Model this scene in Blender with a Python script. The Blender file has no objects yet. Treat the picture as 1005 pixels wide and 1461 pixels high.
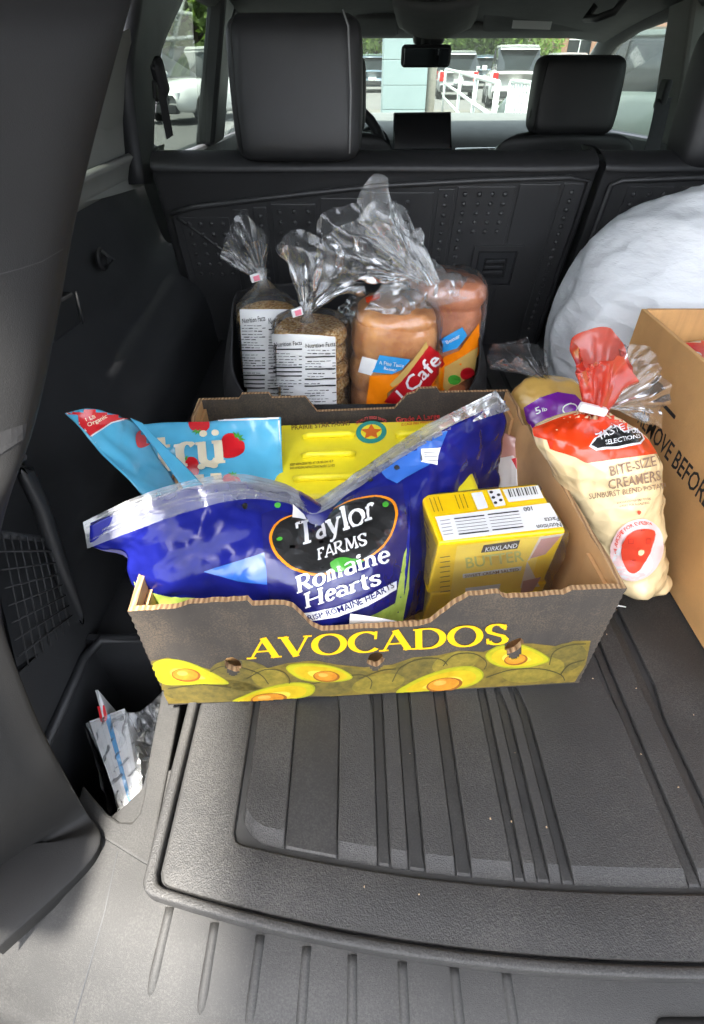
import bpy, bmesh, math, random
from mathutils import Vector, Matrix, noise
from mathutils.bvhtree import BVHTree
from mathutils.geometry import tessellate_polygon
random.seed(7)
scene = bpy.context.scene
COL = scene.collection
R = math.radians

# ------------------------------------------------------------------ camera, sky, sun, exposure
CAM = Vector((0.0, 0.0, 0.5))
PITCH = R(40.6)
FPX = 753.0                      # focal length in pixels of the 1005 x 1461 photograph
cam_data = bpy.data.cameras.new('camera')
cam_data.sensor_fit = 'VERTICAL'
cam_data.sensor_height = 24.0
cam_data.lens = 24.0 * FPX / 1461.0
cam_data.clip_start = 0.01
cam_data.clip_end = 1200.0
cam = bpy.data.objects.new('camera', cam_data)
cam.location = CAM
cam.rotation_euler = (math.pi / 2 - PITCH, 0, 0)
COL.objects.link(cam)
scene.camera = cam

SUN_TO = Vector((-0.15, -0.30, 1.0)).normalized()     # direction towards the sun
world = bpy.data.worlds.new('World')
scene.world = world
world.use_nodes = True
wn = world.node_tree.nodes
wl = world.node_tree.links
sky = wn.new('ShaderNodeTexSky')
sky.sky_type = 'NISHITA'
sky.sun_disc = False
sky.sun_elevation = math.asin(SUN_TO.z)
sky.sun_rotation = math.atan2(SUN_TO.x, SUN_TO.y)
sky.air_density = 1.0
sky.dust_density = 3.0
sky.ozone_density = 1.0
bg = wn['Background']
bg.inputs['Strength'].default_value = 0.15
hsv = wn.new('ShaderNodeHueSaturation')      # thin high haze: a whiter sky all round
hsv.inputs['Saturation'].default_value = 0.38
wl.new(sky.outputs[0], hsv.inputs['Color'])
wl.new(hsv.outputs[0], bg.inputs['Color'])

sun_data = bpy.data.lights.new('sun', 'SUN')
sun_data.energy = 3.6
sun_data.angle = R(3.0)
sun_data.color = (1.0, 0.95, 0.87)
sun = bpy.data.objects.new('sun', sun_data)
sun.rotation_euler = SUN_TO.to_track_quat('Z', 'Y').to_euler()
sun.location = (0, 0, 30)
COL.objects.link(sun)

vs = scene.view_settings
vs.view_transform = 'Standard'
vs.look = 'None'
vs.gamma = 1.0
vs.exposure = 2.75
vs.use_curve_mapping = False
cy = scene.cycles
cy.use_denoising = True
cy.use_adaptive_sampling = True
cy.adaptive_threshold = 0.08
cy.max_bounces = 5
cy.diffuse_bounces = 3
cy.glossy_bounces = 3
cy.transmission_bounces = 6
cy.transparent_max_bounces = 12
cy.caustics_reflective = False
cy.caustics_refractive = False
cy.sample_clamp_indirect = 6.0

# ------------------------------------------------------------------ geometry helpers
SP, CP = math.sin(PITCH), math.cos(PITCH)
def ray(px, py):
    u = (px - 502.5) / FPX
    v = (730.5 - py) / FPX
    return Vector((u, CP + v * SP, -SP + v * CP))
def atD(px, py, d): return CAM + ray(px, py) * d
def atZ(px, py, z):
    r = ray(px, py); return CAM + r * ((z - CAM.z) / r.z)
def atY(px, py, y):
    r = ray(px, py); return CAM + r * (y / r.y)
def atX(px, py, x):
    r = ray(px, py); return CAM + r * (x / r.x)
V = Vector
ORG = {}

def tag(o, label=None, cat=None, group=None, kind=None):
    if label: o['label'] = label
    if cat: o['category'] = cat
    if group: o['group'] = group
    if kind: o['kind'] = kind
    return o
def thing(name, label, cat, loc=(0, 0, 0), group=None):
    o = bpy.data.objects.new(name, None)
    o.empty_display_size = 0.05
    o.location = loc
    COL.objects.link(o)
    ORG[o.name] = V(loc)
    return tag(o, label, cat, group)
def part(name, geo, mat, parent=None, smooth=False, bevel=0, seg=2, solid=0, sub=0, solid_off=-1, autos=None):
    """geo = (verts in world metres, faces); becomes ONE mesh object under parent"""
    vs_, fs_ = geo
    if solid and solid_off == -1:      # thickness goes away from the cargo opening
        n_ = V((0, 0, 0)); c_ = V((0, 0, 0))
        for f in fs_:
            a, b, c = V(vs_[f[0]]), V(vs_[f[1]]), V(vs_[f[2]])
            n_ += (b - a).cross(c - a).normalized() if (b - a).cross(c - a).length > 1e-14 else V((0, 0, 0))
            c_ += a
        c_ /= len(fs_)
        if n_.dot(c_ - CAM) > 0: fs_ = [tuple(reversed(f)) for f in fs_]
    og = ORG[parent.name] if parent else V((0, 0, 0))
    me = bpy.data.meshes.new(name)
    me.from_pydata([tuple(V(v) - og) for v in vs_], [], fs_)
    me.update()
    mats = mat if isinstance(mat, (list, tuple)) else [mat]
    for m in mats: me.materials.append(m)
    if smooth:
        me.polygons.foreach_set('use_smooth', [True] * len(me.polygons))
    o = bpy.data.objects.new(name, me)
    COL.objects.link(o)
    if parent:
        o.parent = parent
    ORG[o.name] = og.copy()
    if solid:
        m = o.modifiers.new('solid', 'SOLIDIFY'); m.thickness = solid; m.offset = solid_off
    if bevel:
        m = o.modifiers.new('bevel', 'BEVEL'); m.width = bevel; m.segments = seg
        m.limit_method = 'ANGLE'; m.angle_limit = R(40)
        if smooth: m.harden_normals = False
    if sub:
        m = o.modifiers.new('sub', 'SUBSURF'); m.levels = sub; m.render_levels = sub
    return o
def sub_origin(o, parent):      # nested child: same world origin as its parent
    return o

def join(*geos):
    vs_, fs_ = [], []
    for a, b in geos:
        k = len(vs_)
        vs_ += list(a); fs_ += [tuple(i + k for i in f) for f in b]
    return vs_, fs_
def xf(geo, M):
    return [M @ V(v) for v in geo[0]], geo[1]
def box(c, s, rz=0, rx=0, ry=0):
    x, y, z = s[0] / 2, s[1] / 2, s[2] / 2
    vs_ = [V((a, b, d)) for d in (-z, z) for b in (-y, y) for a in (-x, x)]
    fs_ = [(0, 2, 3, 1), (4, 5, 7, 6), (0, 1, 5, 4), (2, 6, 7, 3), (0, 4, 6, 2), (1, 3, 7, 5)]
    M = Matrix.Translation(V(c)) @ Matrix.Rotation(rz, 4, 'Z') @ Matrix.Rotation(ry, 4, 'Y') @ Matrix.Rotation(rx, 4, 'X')
    return [M @ v for v in vs_], fs_
def hexa(p):
    """8 corners: bottom 4 (ccw) then top 4"""
    return [V(q) for q in p], [(3, 2, 1, 0), (4, 5, 6, 7), (0, 1, 5, 4), (1, 2, 6, 5), (2, 3, 7, 6), (3, 0, 4, 7)]
def prism(poly, dvec):
    """extrude a planar 3-d polygon by dvec"""
    n = len(poly); d = V(dvec)
    a = [V(p) for p in poly]; b = [p + d for p in a]
    fs_ = [tuple(range(n - 1, -1, -1)), tuple(range(n, 2 * n))]
    for i in range(n):
        j = (i + 1) % n
        fs_.append((i, j, n + j, n + i))
    return a + b, fs_
def tube(path, r, n=8, cap=True):
    path = [V(p) for p in path]
    vs_, fs_ = [], []
    up = V((0, 0, 1))
    for i, p in enumerate(path):
        t = (path[min(i + 1, len(path) - 1)] - path[max(i - 1, 0)]).normalized()
        s = t.cross(up)
        if s.length < 1e-3: s = t.cross(V((1, 0, 0)))
        s.normalize(); w = s.cross(t)
        rr = r[i] if isinstance(r, (list, tuple)) else r
        for k in range(n):
            a = 2 * math.pi * k / n
            vs_.append(p + (s * math.cos(a) + w * math.sin(a)) * rr)
    for i in range(len(path) - 1):
        for k in range(n):
            k2 = (k + 1) % n
            fs_.append((i * n + k, i * n + k2, (i + 1) * n + k2, (i + 1) * n + k))
    if cap:
        fs_.append(tuple(range(n - 1, -1, -1)))
        m = (len(path) - 1) * n
        fs_.append(tuple(range(m, m + n)))
    return vs_, fs_
def ribbon(path, wvec):
    vs_, fs_ = [], []
    for i, p in enumerate(path):
        w = V(wvec[i]) if isinstance(wvec, list) else V(wvec)
        vs_ += [V(p) - w / 2, V(p) + w / 2]
    for i in range(len(path) - 1):
        fs_.append((2 * i, 2 * i + 1, 2 * i + 3, 2 * i + 2))
    return vs_, fs_
def lathe(prof, c, n=24, axis='Z', sx=1, sy=1):
    vs_, fs_ = [], []
    for r, z in prof:
        for k in range(n):
            a = 2 * math.pi * k / n
            q = V((r * math.cos(a) * sx, r * math.sin(a) * sy, z))
            if axis == 'X': q = V((q.z, q.x, q.y))
            if axis == 'Y': q = V((q.x, q.z, q.y))
            vs_.append(V(c) + q)
    for i in range(len(prof) - 1):
        for k in range(n):
            k2 = (k + 1) % n
            fs_.append((i * n + k, i * n + k2, (i + 1) * n + k2, (i + 1) * n + k))
    fs_.append(tuple(range(n - 1, -1, -1)))
    m = (len(prof) - 1) * n
    fs_.append(tuple(range(m, m + n)))
    return vs_, fs_
def cr(a, b, c, d, t):
    return 0.5 * ((2 * b) + (c - a) * t + (2 * a - 5 * b + 4 * c - d) * t * t + (3 * b - a - 3 * c + d) * t ** 3)
class Surf:
    """smooth surface through a grid of control points; rows = v, columns = u"""
    def __init__(self, pts, closed=False, disp=None):
        self.p = [[V(q) for q in row] for row in pts]
        self.nr, self.nc = len(self.p), len(self.p[0])
        self.closed = closed; self.disp = disp
    def _row(self, r, u):
        row = self.p[r]; n = self.nc
        if self.closed:
            f = (u % 1.0) * n; i = int(f); t = f - i
            g = lambda k: row[k % n]
        else:
            f = min(max(u, 0), 1) * (n - 1); i = min(int(f), n - 2); t = f - i
            def g(k):
                if k < 0: return row[0] * 2 - row[1]
                if k > n - 1: return row[n - 1] * 2 - row[n - 2]
                return row[k]
        return cr(g(i - 1), g(i), g(i + 1), g(i + 2), t)
    def base(self, u, v):
        n = self.nr
        f = min(max(v, 0), 1) * (n - 1); i = min(int(f), n - 2); t = f - i
        def g(k):
            if k < 0: return self._row(0, u) * 2 - self._row(1, u)
            if k > n - 1: return self._row(n - 1, u) * 2 - self._row(n - 2, u)
            return self._row(k, u)
        return cr(g(i - 1), g(i), g(i + 1), g(i + 2), t)
    def geo(self, nu, nv):
        vs_, fs_ = [], []
        mu = nu if self.closed else nu + 1
        B = [[self.base(a / nu, b / nv) for a in range(mu)] for b in range(nv + 1)]
        for b in range(nv + 1):
            for a in range(mu):
                q = B[b][a]
                if self.disp:
                    a0, a1 = (a - 1, (a + 1) % mu) if self.closed else (max(a - 1, 0), min(a + 1, mu - 1))
                    du = B[b][a1] - B[b][a0]
                    dv = B[min(b + 1, nv)][a] - B[max(b - 1, 0)][a]
                    n_ = du.cross(dv)
                    if n_.length > 1e-12: n_.normalize()
                    q = q + n_ * self.disp(a / nu, b / nv, q)
                vs_.append(q)
        for b in range(nv):
            for a in range(nu):
                a2 = (a + 1) % mu if self.closed else a + 1
                fs_.append((b * mu + a, b * mu + a2, (b + 1) * mu + a2, (b + 1) * mu + a))
        return vs_, fs_
def wr(scale, amp, seed=0, ridge=True):
    """creased film: ridged noise"""
    s = V((seed * 3.7, seed * 1.3, seed * 7.1))
    def f(u, v, q):
        k = q * scale + s
        n_ = noise.noise(k) + 0.5 * noise.noise(k * 2.1)
        if ridge: n_ = 0.5 - abs(n_) * 1.6
        return n_ * amp
    return f
def bvh(geo):
    return BVHTree.FromPolygons([V(v) for v in geo[0]], geo[1])

# ------------------------------------------------------------------ flat print: outlines and letters laid on a surface
def poly2(pts):
    q = [V((p[0], p[1], 0)) for p in pts]
    return [(p[0], p[1]) for p in pts], [tuple(t) for t in tessellate_polygon([q])]
def ell(cx, cy, rx, ry, rot=0, n=28, a0=0, a1=360):
    o = []
    full = abs(a1 - a0) >= 360
    for k in range(n if full else n + 1):
        a = R(a0 + (a1 - a0) * k / n)
        x, y = rx * math.cos(a), ry * math.sin(a)
        o.append((cx + x * math.cos(rot) - y * math.sin(rot), cy + x * math.sin(rot) + y * math.cos(rot)))
    return o
def smooth_loop(pts, n=6):
    m = len(pts); o = []
    P = [V((p[0], p[1])) for p in pts]
    for i in range(m):
        for k in range(n):
            q = cr(P[i - 1], P[i], P[(i + 1) % m], P[(i + 2) % m], k / n)
            o.append((q.x, q.y))
    return o
def stroke2(pts, w, closed=False):
    """thick line; w number or list"""
    P = [V((p[0], p[1])) for p in pts]
    n = len(P); vs_, fs_ = [], []
    for i in range(n):
        a = P[i - 1] if (i > 0 or closed) else P[i]
        b = P[(i + 1) % n] if (i < n - 1 or closed) else P[i]
        t = (b - a)
        if t.length < 1e-9: t = V((1, 0))
        t.normalize()
        nn = V((-t.y, t.x)) * ((w[i] if isinstance(w, (list, tuple)) else w) / 2)
        vs_ += [tuple(P[i] - nn), tuple(P[i] + nn)]
    for i in range(n if closed else n - 1):
        j = (i + 1) % n
        fs_.append((2 * i, 2 * j, 2 * j + 1, 2 * i + 1))
    return vs_, fs_
def cut2(g, cell):
    """triangulate a flat drawing and cut it on a grid so that it can bend"""
    bm = bmesh.new()
    vv = [bm.verts.new((p[0], p[1], 0)) for p in g[0]]
    for f in g[1]:
        try: bm.faces.new([vv[i] for i in f])
        except ValueError: pass
    if cell:
        xs = [p[0] for p in g[0]]; ys = [p[1] for p in g[0]]
        for ax, lo, hi in ((0, min(xs), max(xs)), (1, min(ys), max(ys))):
            k = math.ceil(lo / cell)
            while k * cell < hi:
                co = V((k * cell, 0, 0)) if ax == 0 else V((0, k * cell, 0))
                no = V((1, 0, 0)) if ax == 0 else V((0, 1, 0))
                bmesh.ops.bisect_plane(bm, geom=bm.verts[:] + bm.edges[:] + bm.faces[:], plane_co=co, plane_no=no, dist=cell * 1e-4)
                k += 1
    bm.verts.index_update()
    out = [(v.co.x, v.co.y) for v in bm.verts], [tuple(v.index for v in f.verts) for f in bm.faces]
    bm.free()
    return out
def lay(drawings, tree, off=0.0006, cell=8):
    """lay drawings (traced outlines) on a real surface, lifted off it by a print's thickness"""
    vs_, fs_ = [], []
    for gi, g in enumerate(drawings):
        g = cut2(g, cell)
        k = len(vs_); hit = []
        for (x, y) in g[0]:
            r = ray(x, y)
            loc, nrm, idx, dist = tree.ray_cast(CAM, r.normalized())
            if loc is None:
                hit.append(False); vs_.append(V((0, 0, 0))); continue
            if nrm.dot(r) > 0: nrm = -nrm
            hit.append(True)
            vs_.append(loc + nrm * (off + 0.00004 * gi))
        for f in g[1]:
            if all(hit[i] for i in f): fs_.append(tuple(i + k for i in f))
    # drop unused verts
    used = sorted({i for f in fs_ for i in f}); mp = {i: n for n, i in enumerate(used)}
    vs2 = [vs_[i] for i in used]
    fs2 = []
    for f in fs_:
        f2 = [mp[i] for i in f]
        n_ = (vs2[f2[1]] - vs2[f2[0]]).cross(vs2[f2[2]] - vs2[f2[0]])
        if n_.dot(vs2[f2[0]] - CAM) > 0: f2.reverse()
        fs2.append(tuple(f2))
    return vs2, fs2

# letters -------------------------------------------------------------
_tc = {}
def sans(s):
    """sans letters from Blender's own font: unit cap height, returns (drawing, width)"""
    if s in _tc: return _tc[s]
    c = bpy.data.curves.new('t', 'FONT'); c.body = s; c.size = 1.0; c.resolution_u = 2; c.offset = .012
    o = bpy.data.objects.new('t', c); COL.objects.link(o)
    bpy.context.view_layer.update()
    me = o.evaluated_get(bpy.context.evaluated_depsgraph_get()).to_mesh()
    vs_ = [(v.co.x / 0.69, v.co.y / 0.69) for v in me.vertices]
    fs_ = [tuple(p.vertices) for p in me.polygons]
    bpy.data.objects.remove(o, do_unlink=True); bpy.data.curves.remove(c)
    w = max([v[0] for v in vs_] + [0.1])
    _tc[s] = ((vs_, fs_), w)
    return _tc[s]
def A_(cx, cy, rx, ry, a0, a1, n=14):
    return [(cx + rx * math.cos(R(a0 + (a1 - a0) * k / n)), cy + ry * math.sin(R(a0 + (a1 - a0) * k / n))) for k in range(n + 1)]
# each glyph: advance, list of (points, 'k' thick / 'n' thin / 'a' by direction), serifs [(x, y, half length, 'h'/'v')]
GL = {
 'A': (.86, [([(.08, 0), (.42, 1)], 'n'), ([(.40, 1), (.76, 0)], 'k'), ([(.2, .34), (.62, .34)], 'n')], [(.08, 0, .13), (.76, 0, .15)]),
 'V': (.84, [([(.08, 1), (.43, 0)], 'k'), ([(.42, 0), (.74, 1)], 'n')], [(.08, 1, .15), (.74, 1, .12)]),
 'O': (.98, [(A_(.47, .5, .40, .49, 0, 360, 32), 'a')], []),
 'C': (.86, [(A_(.47, .5, .40, .49, 48, 318, 26), 'a'), ([(.74, .62), (.76, 1)], 'n')], []),
 'D': (.94, [([(.16, 0), (.16, 1)], 'k'), ([(.16, .98), (.40, .98)] + A_(.40, .5, .42, .48, 88, -88, 20) + [(.40, .02), (.16, .02)], 'a')], [(.14, 0, .13), (.14, 1, .13)]),
 'S': (.68, [([(.56, .80)] + A_(.33, .75, .22, .23, 30, 180, 10) + [(.14, .62), (.32, .50), (.50, .40)] + A_(.33, .26, .24, .24, 10, -160, 10)[1:], 'a'), ([(.56, .70), (.57, .96)], 'n'), ([(.09, .05), (.08, .32)], 'n')], []),
 'T': (.80, [([(.40, 0), (.40, 1)], 'k'), ([(.04, .96), (.76, .96)], 'n'), ([(.05, .98), (.05, .74)], 'n'), ([(.75, .98), (.75, .74)], 'n')], [(.40, 0, .17)]),
 'F': (.66, [([(.16, 0), (.16, 1)], 'k'), ([(.16, .95), (.58, .95)], 'n'), ([(.16, .52), (.44, .52)], 'n'), ([(.57, .97), (.57, .74)], 'n')], [(.16, 0, .14), (.12, 1, .1)]),
 'R': (.84, [([(.16, 0), (.16, 1)], 'k'), ([(.16, .96), (.38, .96)] + A_(.38, .73, .23, .23, 90, -90, 12) + [(.38, .5), (.16, .5)], 'a'), ([(.36, .5), (.68, .02)], 'k')], [(.14, 0, .14), (.12, 1, .1), (.70, 0, .1)]),
 'M': (1.05, [([(.14, 0), (.16, 1)], 'n'), ([(.16, 1), (.5, .12)], 'k'), ([(.5, .12), (.84, 1)], 'n'), ([(.84, 1), (.86, 0)], 'k')], [(.14, 0, .12), (.86, 0, .14), (.12, 1, .1), (.88, 1, .1)]),
 'H': (.95, [([(.16, 0), (.16, 1)], 'k'), ([(.76, 0), (.76, 1)], 'k'), ([(.16, .5), (.76, .5)], 'n')], [(.16, 0, .14), (.76, 0, .14), (.16, 1, .14), (.76, 1, .14)]),
 'a': (.62, [([(.12, .56)] + A_(.28, .50, .19, .19, 150, 0, 10) + [(.47, .06), (.56, .03)], 'a'), (A_(.29, .19, .20, .17, 30, 340, 16), 'a')], []),
 'y': (.64, [([(.08, .66), (.32, .02)], 'k'), ([(.56, .66), (.26, -.18), (.16, -.26), (.06, -.24)], 'n')], [(.10, .66, .12), (.55, .66, .1)]),
 'l': (.34, [([(.17, 0), (.17, 1.02)], 'k')], [(.17, 0, .14), (.11, 1.0, .07)]),
 'o': (.64, [(A_(.31, .33, .25, .33, 0, 360, 24), 'a')], []),
 'r': (.52, [([(.16, 0), (.16, .66)], 'k'), (A_(.34, .42, .18, .24, 170, 40, 8), 'a')], [(.17, 0, .14), (.10, .66, .07)]),
 'm': (1.02, [([(.16, 0), (.16, .66)], 'k'), (A_(.33, .42, .17, .23, 180, 0, 10) + [(.50, 0)], 'a'), (A_(.67, .42, .17, .23, 180, 0, 10) + [(.84, 0)], 'a')], [(.16, 0, .12), (.5, 0, .12), (.84, 0, .12), (.1, .66, .07)]),
 'n': (.70, [([(.16, 0), (.16, .66)], 'k'), (A_(.34, .42, .18, .23, 180, 0, 10) + [(.52, 0)], 'a')], [(.16, 0, .12), (.52, 0, .12), (.1, .66, .07)]),
 'i': (.34, [([(.17, 0), (.17, .66)], 'k'), (A_(.17, .88, .03, .03, 0, 360, 8), 'k')], [(.17, 0, .14), (.11, .66, .07)]),
 'e': (.60, [([(.08, .36), (.52, .36)] + A_(.31, .34, .22, .32, 5, 320, 20), 'a')], []),
 't': (.46, [([(.20, .90), (.20, .15)] + A_(.31, .13, .11, .12, 180, 310, 6), 'k'), ([(.04, .64), (.40, .64)], 'n')], []),
 's': (.50, [([(.41, .52)] + A_(.25, .50, .16, .15, 20, 180, 8) + [(.11, .42), (.25, .33), (.38, .26)] + A_(.25, .16, .17, .16, 10, -160, 8)[1:], 'a'), ([(.42, .46), (.42, .64)], 'n'), ([(.07, .02), (.07, .20)], 'n')], []),
 'u': (.74, [([(.16, .66), (.16, .22)] + A_(.33, .20, .17, .19, 180, 350, 10), 'k'), ([(.54, .66), (.54, .04)], 'k')], [(.12, .66, .1), (.50, .66, .1), (.60, 0, .08)]),
 'f': (.50, [([(.18, 0), (.18, .78)] + A_(.33, .78, .15, .2, 180, 40, 8), 'k'), ([(.04, .62), (.42, .62)], 'n')], [(.18, 0, .15)]),
 ' ': (.40, [], []),
}
def serif(s, thick=.17, thin=.075, track=0.0, slab=None):
    """serif letters: unit cap height; returns (list of drawings, width)"""
    out = []; x = 0.0
    slab = slab or thin
    for ch in s:
        um = False
        if ch == 'ü': ch = 'u'; um = True
        adv, strokes, sf = GL[ch]
        for pts, kind in strokes:
            P = [(p[0] + x, p[1]) for p in pts]
            if kind == 'a':
                w = []
                for i in range(len(P)):
                    a, b = P[max(i - 1, 0)], P[min(i + 1, len(P) - 1)]
                    dx, dy = b[0] - a[0], b[1] - a[1]
                    L = math.hypot(dx, dy) or 1
                    w.append(thin + (thick - thin) * (abs(dy) / L) ** 1.5)
            else:
                w = thick if kind == 'k' else thin
            cl = len(P) > 20 and math.hypot(P[0][0] - P[-1][0], P[0][1] - P[-1][1]) < .02
            if cl: P = P[:-1]; w = w[:-1] if isinstance(w, list) else w
            out.append(stroke2(P, w, closed=cl))
        for (sx, sy, hl) in sf:
            yy = sy + (slab / 2 if sy == 0 else -slab / 2)
            out.append(stroke2([(x + sx - hl, yy), (x + sx + hl, yy)], slab))
        if um:
            for k in (.22, .50): out.append(poly2([(x + p[0], p[1]) for p in ell(k, .90, .09, .09, n=12)]))
        x += adv + track
    return out, x
def fit(drawings, width, p0, p1, h, up=None, bend=0.0):
    """map letters (unit cap height) to a baseline p0 -> p1 in the traced drawing, cap height h"""
    p0 = V(p0); p1 = V(p1); d = p1 - p0
    if up is None:
        t = d.normalized(); up = V((t.y, -t.x))
    else:
        up = V(up).normalized()
    res = []
    for vs_, fs_ in drawings:
        o = []
        for (x, y) in vs_:
            s = x / width
            q = p0 + d * s + up * (y * h + bend * 4 * s * (1 - s))
            o.append((q.x, q.y))
        res.append((o, fs_))
    return res
def tsans(s, p0, p1, h, up=None, bend=0.0):
    g, w = sans(s); return fit([g], w, p0, p1, h, up, bend)
def tserif(s, p0, p1, h, up=None, bend=0.0, **kw):
    g, w = serif(s, **kw); return fit(g, w, p0, p1, h, up, bend)
def lines2(x0, y0, x1, y1, rows, th, jit=.3, rnd=None, skew=(0, 0)):
    """rows of fine print as short bars"""
    rnd = rnd or random
    out = []
    for k in range(rows):
        t = (k + .5) / rows
        y = y0 + (y1 - y0) * t
        xe = x1 - (x1 - x0) * rnd.random() * jit
        out.append(poly2([(x0, y), (xe, y + skew[1]), (xe, y + th + skew[1]), (x0, y + th)]))
    return out
# ------------------------------------------------------------------ materials
def newmat(name):
    m = bpy.data.materials.new(name); m.use_nodes = True
    nt = m.node_tree; b = nt.nodes['Principled BSDF']
    return m, nt, b
def coords(nt, scale=(1, 1, 1), rot=(0, 0, 0)):
    tc = nt.nodes.new('ShaderNodeTexCoord')
    mp = nt.nodes.new('ShaderNodeMapping')
    mp.inputs['Scale'].default_value = scale
    mp.inputs['Rotation'].default_value = rot
    nt.links.new(tc.outputs['Object'], mp.inputs['Vector'])
    return mp.outputs['Vector']
def nz(nt, vec, scale, detail=3, rough=.55):
    n = nt.nodes.new('ShaderNodeTexNoise')
    n.inputs['Scale'].default_value = scale
    n.inputs['Detail'].default_value = detail
    n.inputs['Roughness'].default_value = rough
    nt.links.new(vec, n.inputs['Vector'])
    return n.outputs['Fac']
def ramp(nt, fac, stops):
    r = nt.nodes.new('ShaderNodeValToRGB')
    el = r.color_ramp.elements
    while len(el) < len(stops): el.new(0.5)
    for e, (p, c) in zip(el, stops):
        e.position = p; e.color = (*c, 1) if len(c) == 3 else c
    nt.links.new(fac, r.inputs[0])
    return r.outputs[0]
def bumpn(nt, h, strength, dist, prev=None):
    b = nt.nodes.new('ShaderNodeBump')
    b.inputs['Strength'].default_value = strength
    b.inputs['Distance'].default_value = dist
    nt.links.new(h, b.inputs['Height'])
    if prev: nt.links.new(prev, b.inputs['Normal'])
    return b.outputs[0]
def crinkle(nt, vec, scale, seed=0):
    """crumpled film: warped cells"""
    w = nt.nodes.new('ShaderNodeTexNoise'); w.inputs['Scale'].default_value = scale * .6
    w.inputs['Detail'].default_value = 2
    nt.links.new(vec, w.inputs['Vector'])
    mx = nt.nodes.new('ShaderNodeVectorMath'); mx.operation = 'MULTIPLY_ADD'
    mx.inputs[1].default_value = (.9 / scale,) * 3
    nt.links.new(w.outputs['Color'], mx.inputs[0]); nt.links.new(vec, mx.inputs[2])
    v = nt.nodes.new('ShaderNodeTexVoronoi'); v.inputs['Scale'].default_value = scale
    nt.links.new(mx.outputs[0], v.inputs['Vector'])
    return v.outputs['Distance']
def S(c):   # sRGB 0-255 triple to linear
    return tuple((x / 255 / 12.92) if x / 255 <= .04045 else ((x / 255 + .055) / 1.055) ** 2.4 for x in c)
def pm(name, col, rough=.5, var=.12, vscale=25, bump=.0, bscale=300, bdist=.0006, coat=0, spec=.5, metal=0, rvar=0, sheen=0):
    m, nt, b = newmat(name)
    vec = coords(nt)
    f = nz(nt, vec, vscale, 4)
    lo = tuple(max(0, c * (1 - var)) for c in col); hi = tuple(min(1, c * (1 + var)) for c in col)
    nt.links.new(ramp(nt, f, [(.3, lo), (.7, hi)]), b.inputs['Base Color'])
    b.inputs['Roughness'].default_value = rough
    if rvar:
        mr = nt.nodes.new('ShaderNodeMapRange')
        mr.inputs['To Min'].default_value = max(.02, rough - rvar); mr.inputs['To Max'].default_value = min(1, rough + rvar)
        nt.links.new(nz(nt, vec, vscale * 2.3, 5), mr.inputs['Value']); nt.links.new(mr.outputs[0], b.inputs['Roughness'])
    b.inputs['Specular IOR Level'].default_value = spec
    b.inputs['Metallic'].default_value = metal
    b.inputs['Coat Weight'].default_value = coat
    b.inputs['Coat Roughness'].default_value = .08
    b.inputs['Sheen Weight'].default_value = sheen
    if bump:
        nt.links.new(bumpn(nt, nz(nt, vec, bscale, 3), bump, bdist), b.inputs['Normal'])
    return m
def film(name, col, rough=.18, scale=45, bump=.5, dist=.003, coat=.6, var=.1, spec=.6, sub=0):
    """opaque printed plastic film with creases"""
    m, nt, b = newmat(name)
    vec = coords(nt)
    f = nz(nt, vec, 20, 3)
    lo = tuple(c * (1 - var) for c in col); hi = tuple(min(1, c * (1 + var)) for c in col)
    nt.links.new(ramp(nt, f, [(.3, lo), (.7, hi)]), b.inputs['Base Color'])
    b.inputs['Roughness'].default_value = rough
    b.inputs['Coat Weight'].default_value = coat
    b.inputs['Coat Roughness'].default_value = .1
    b.inputs['Specular IOR Level'].default_value = spec
    n1 = bumpn(nt, crinkle(nt, vec, scale), bump, dist)
    n2 = bumpn(nt, nz(nt, vec, scale * .35, 2), bump, dist * 4, n1)
    nt.links.new(n2, b.inputs['Normal'])
    nt.links.new(n1, b.inputs['Coat Normal'])
    return m
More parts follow.
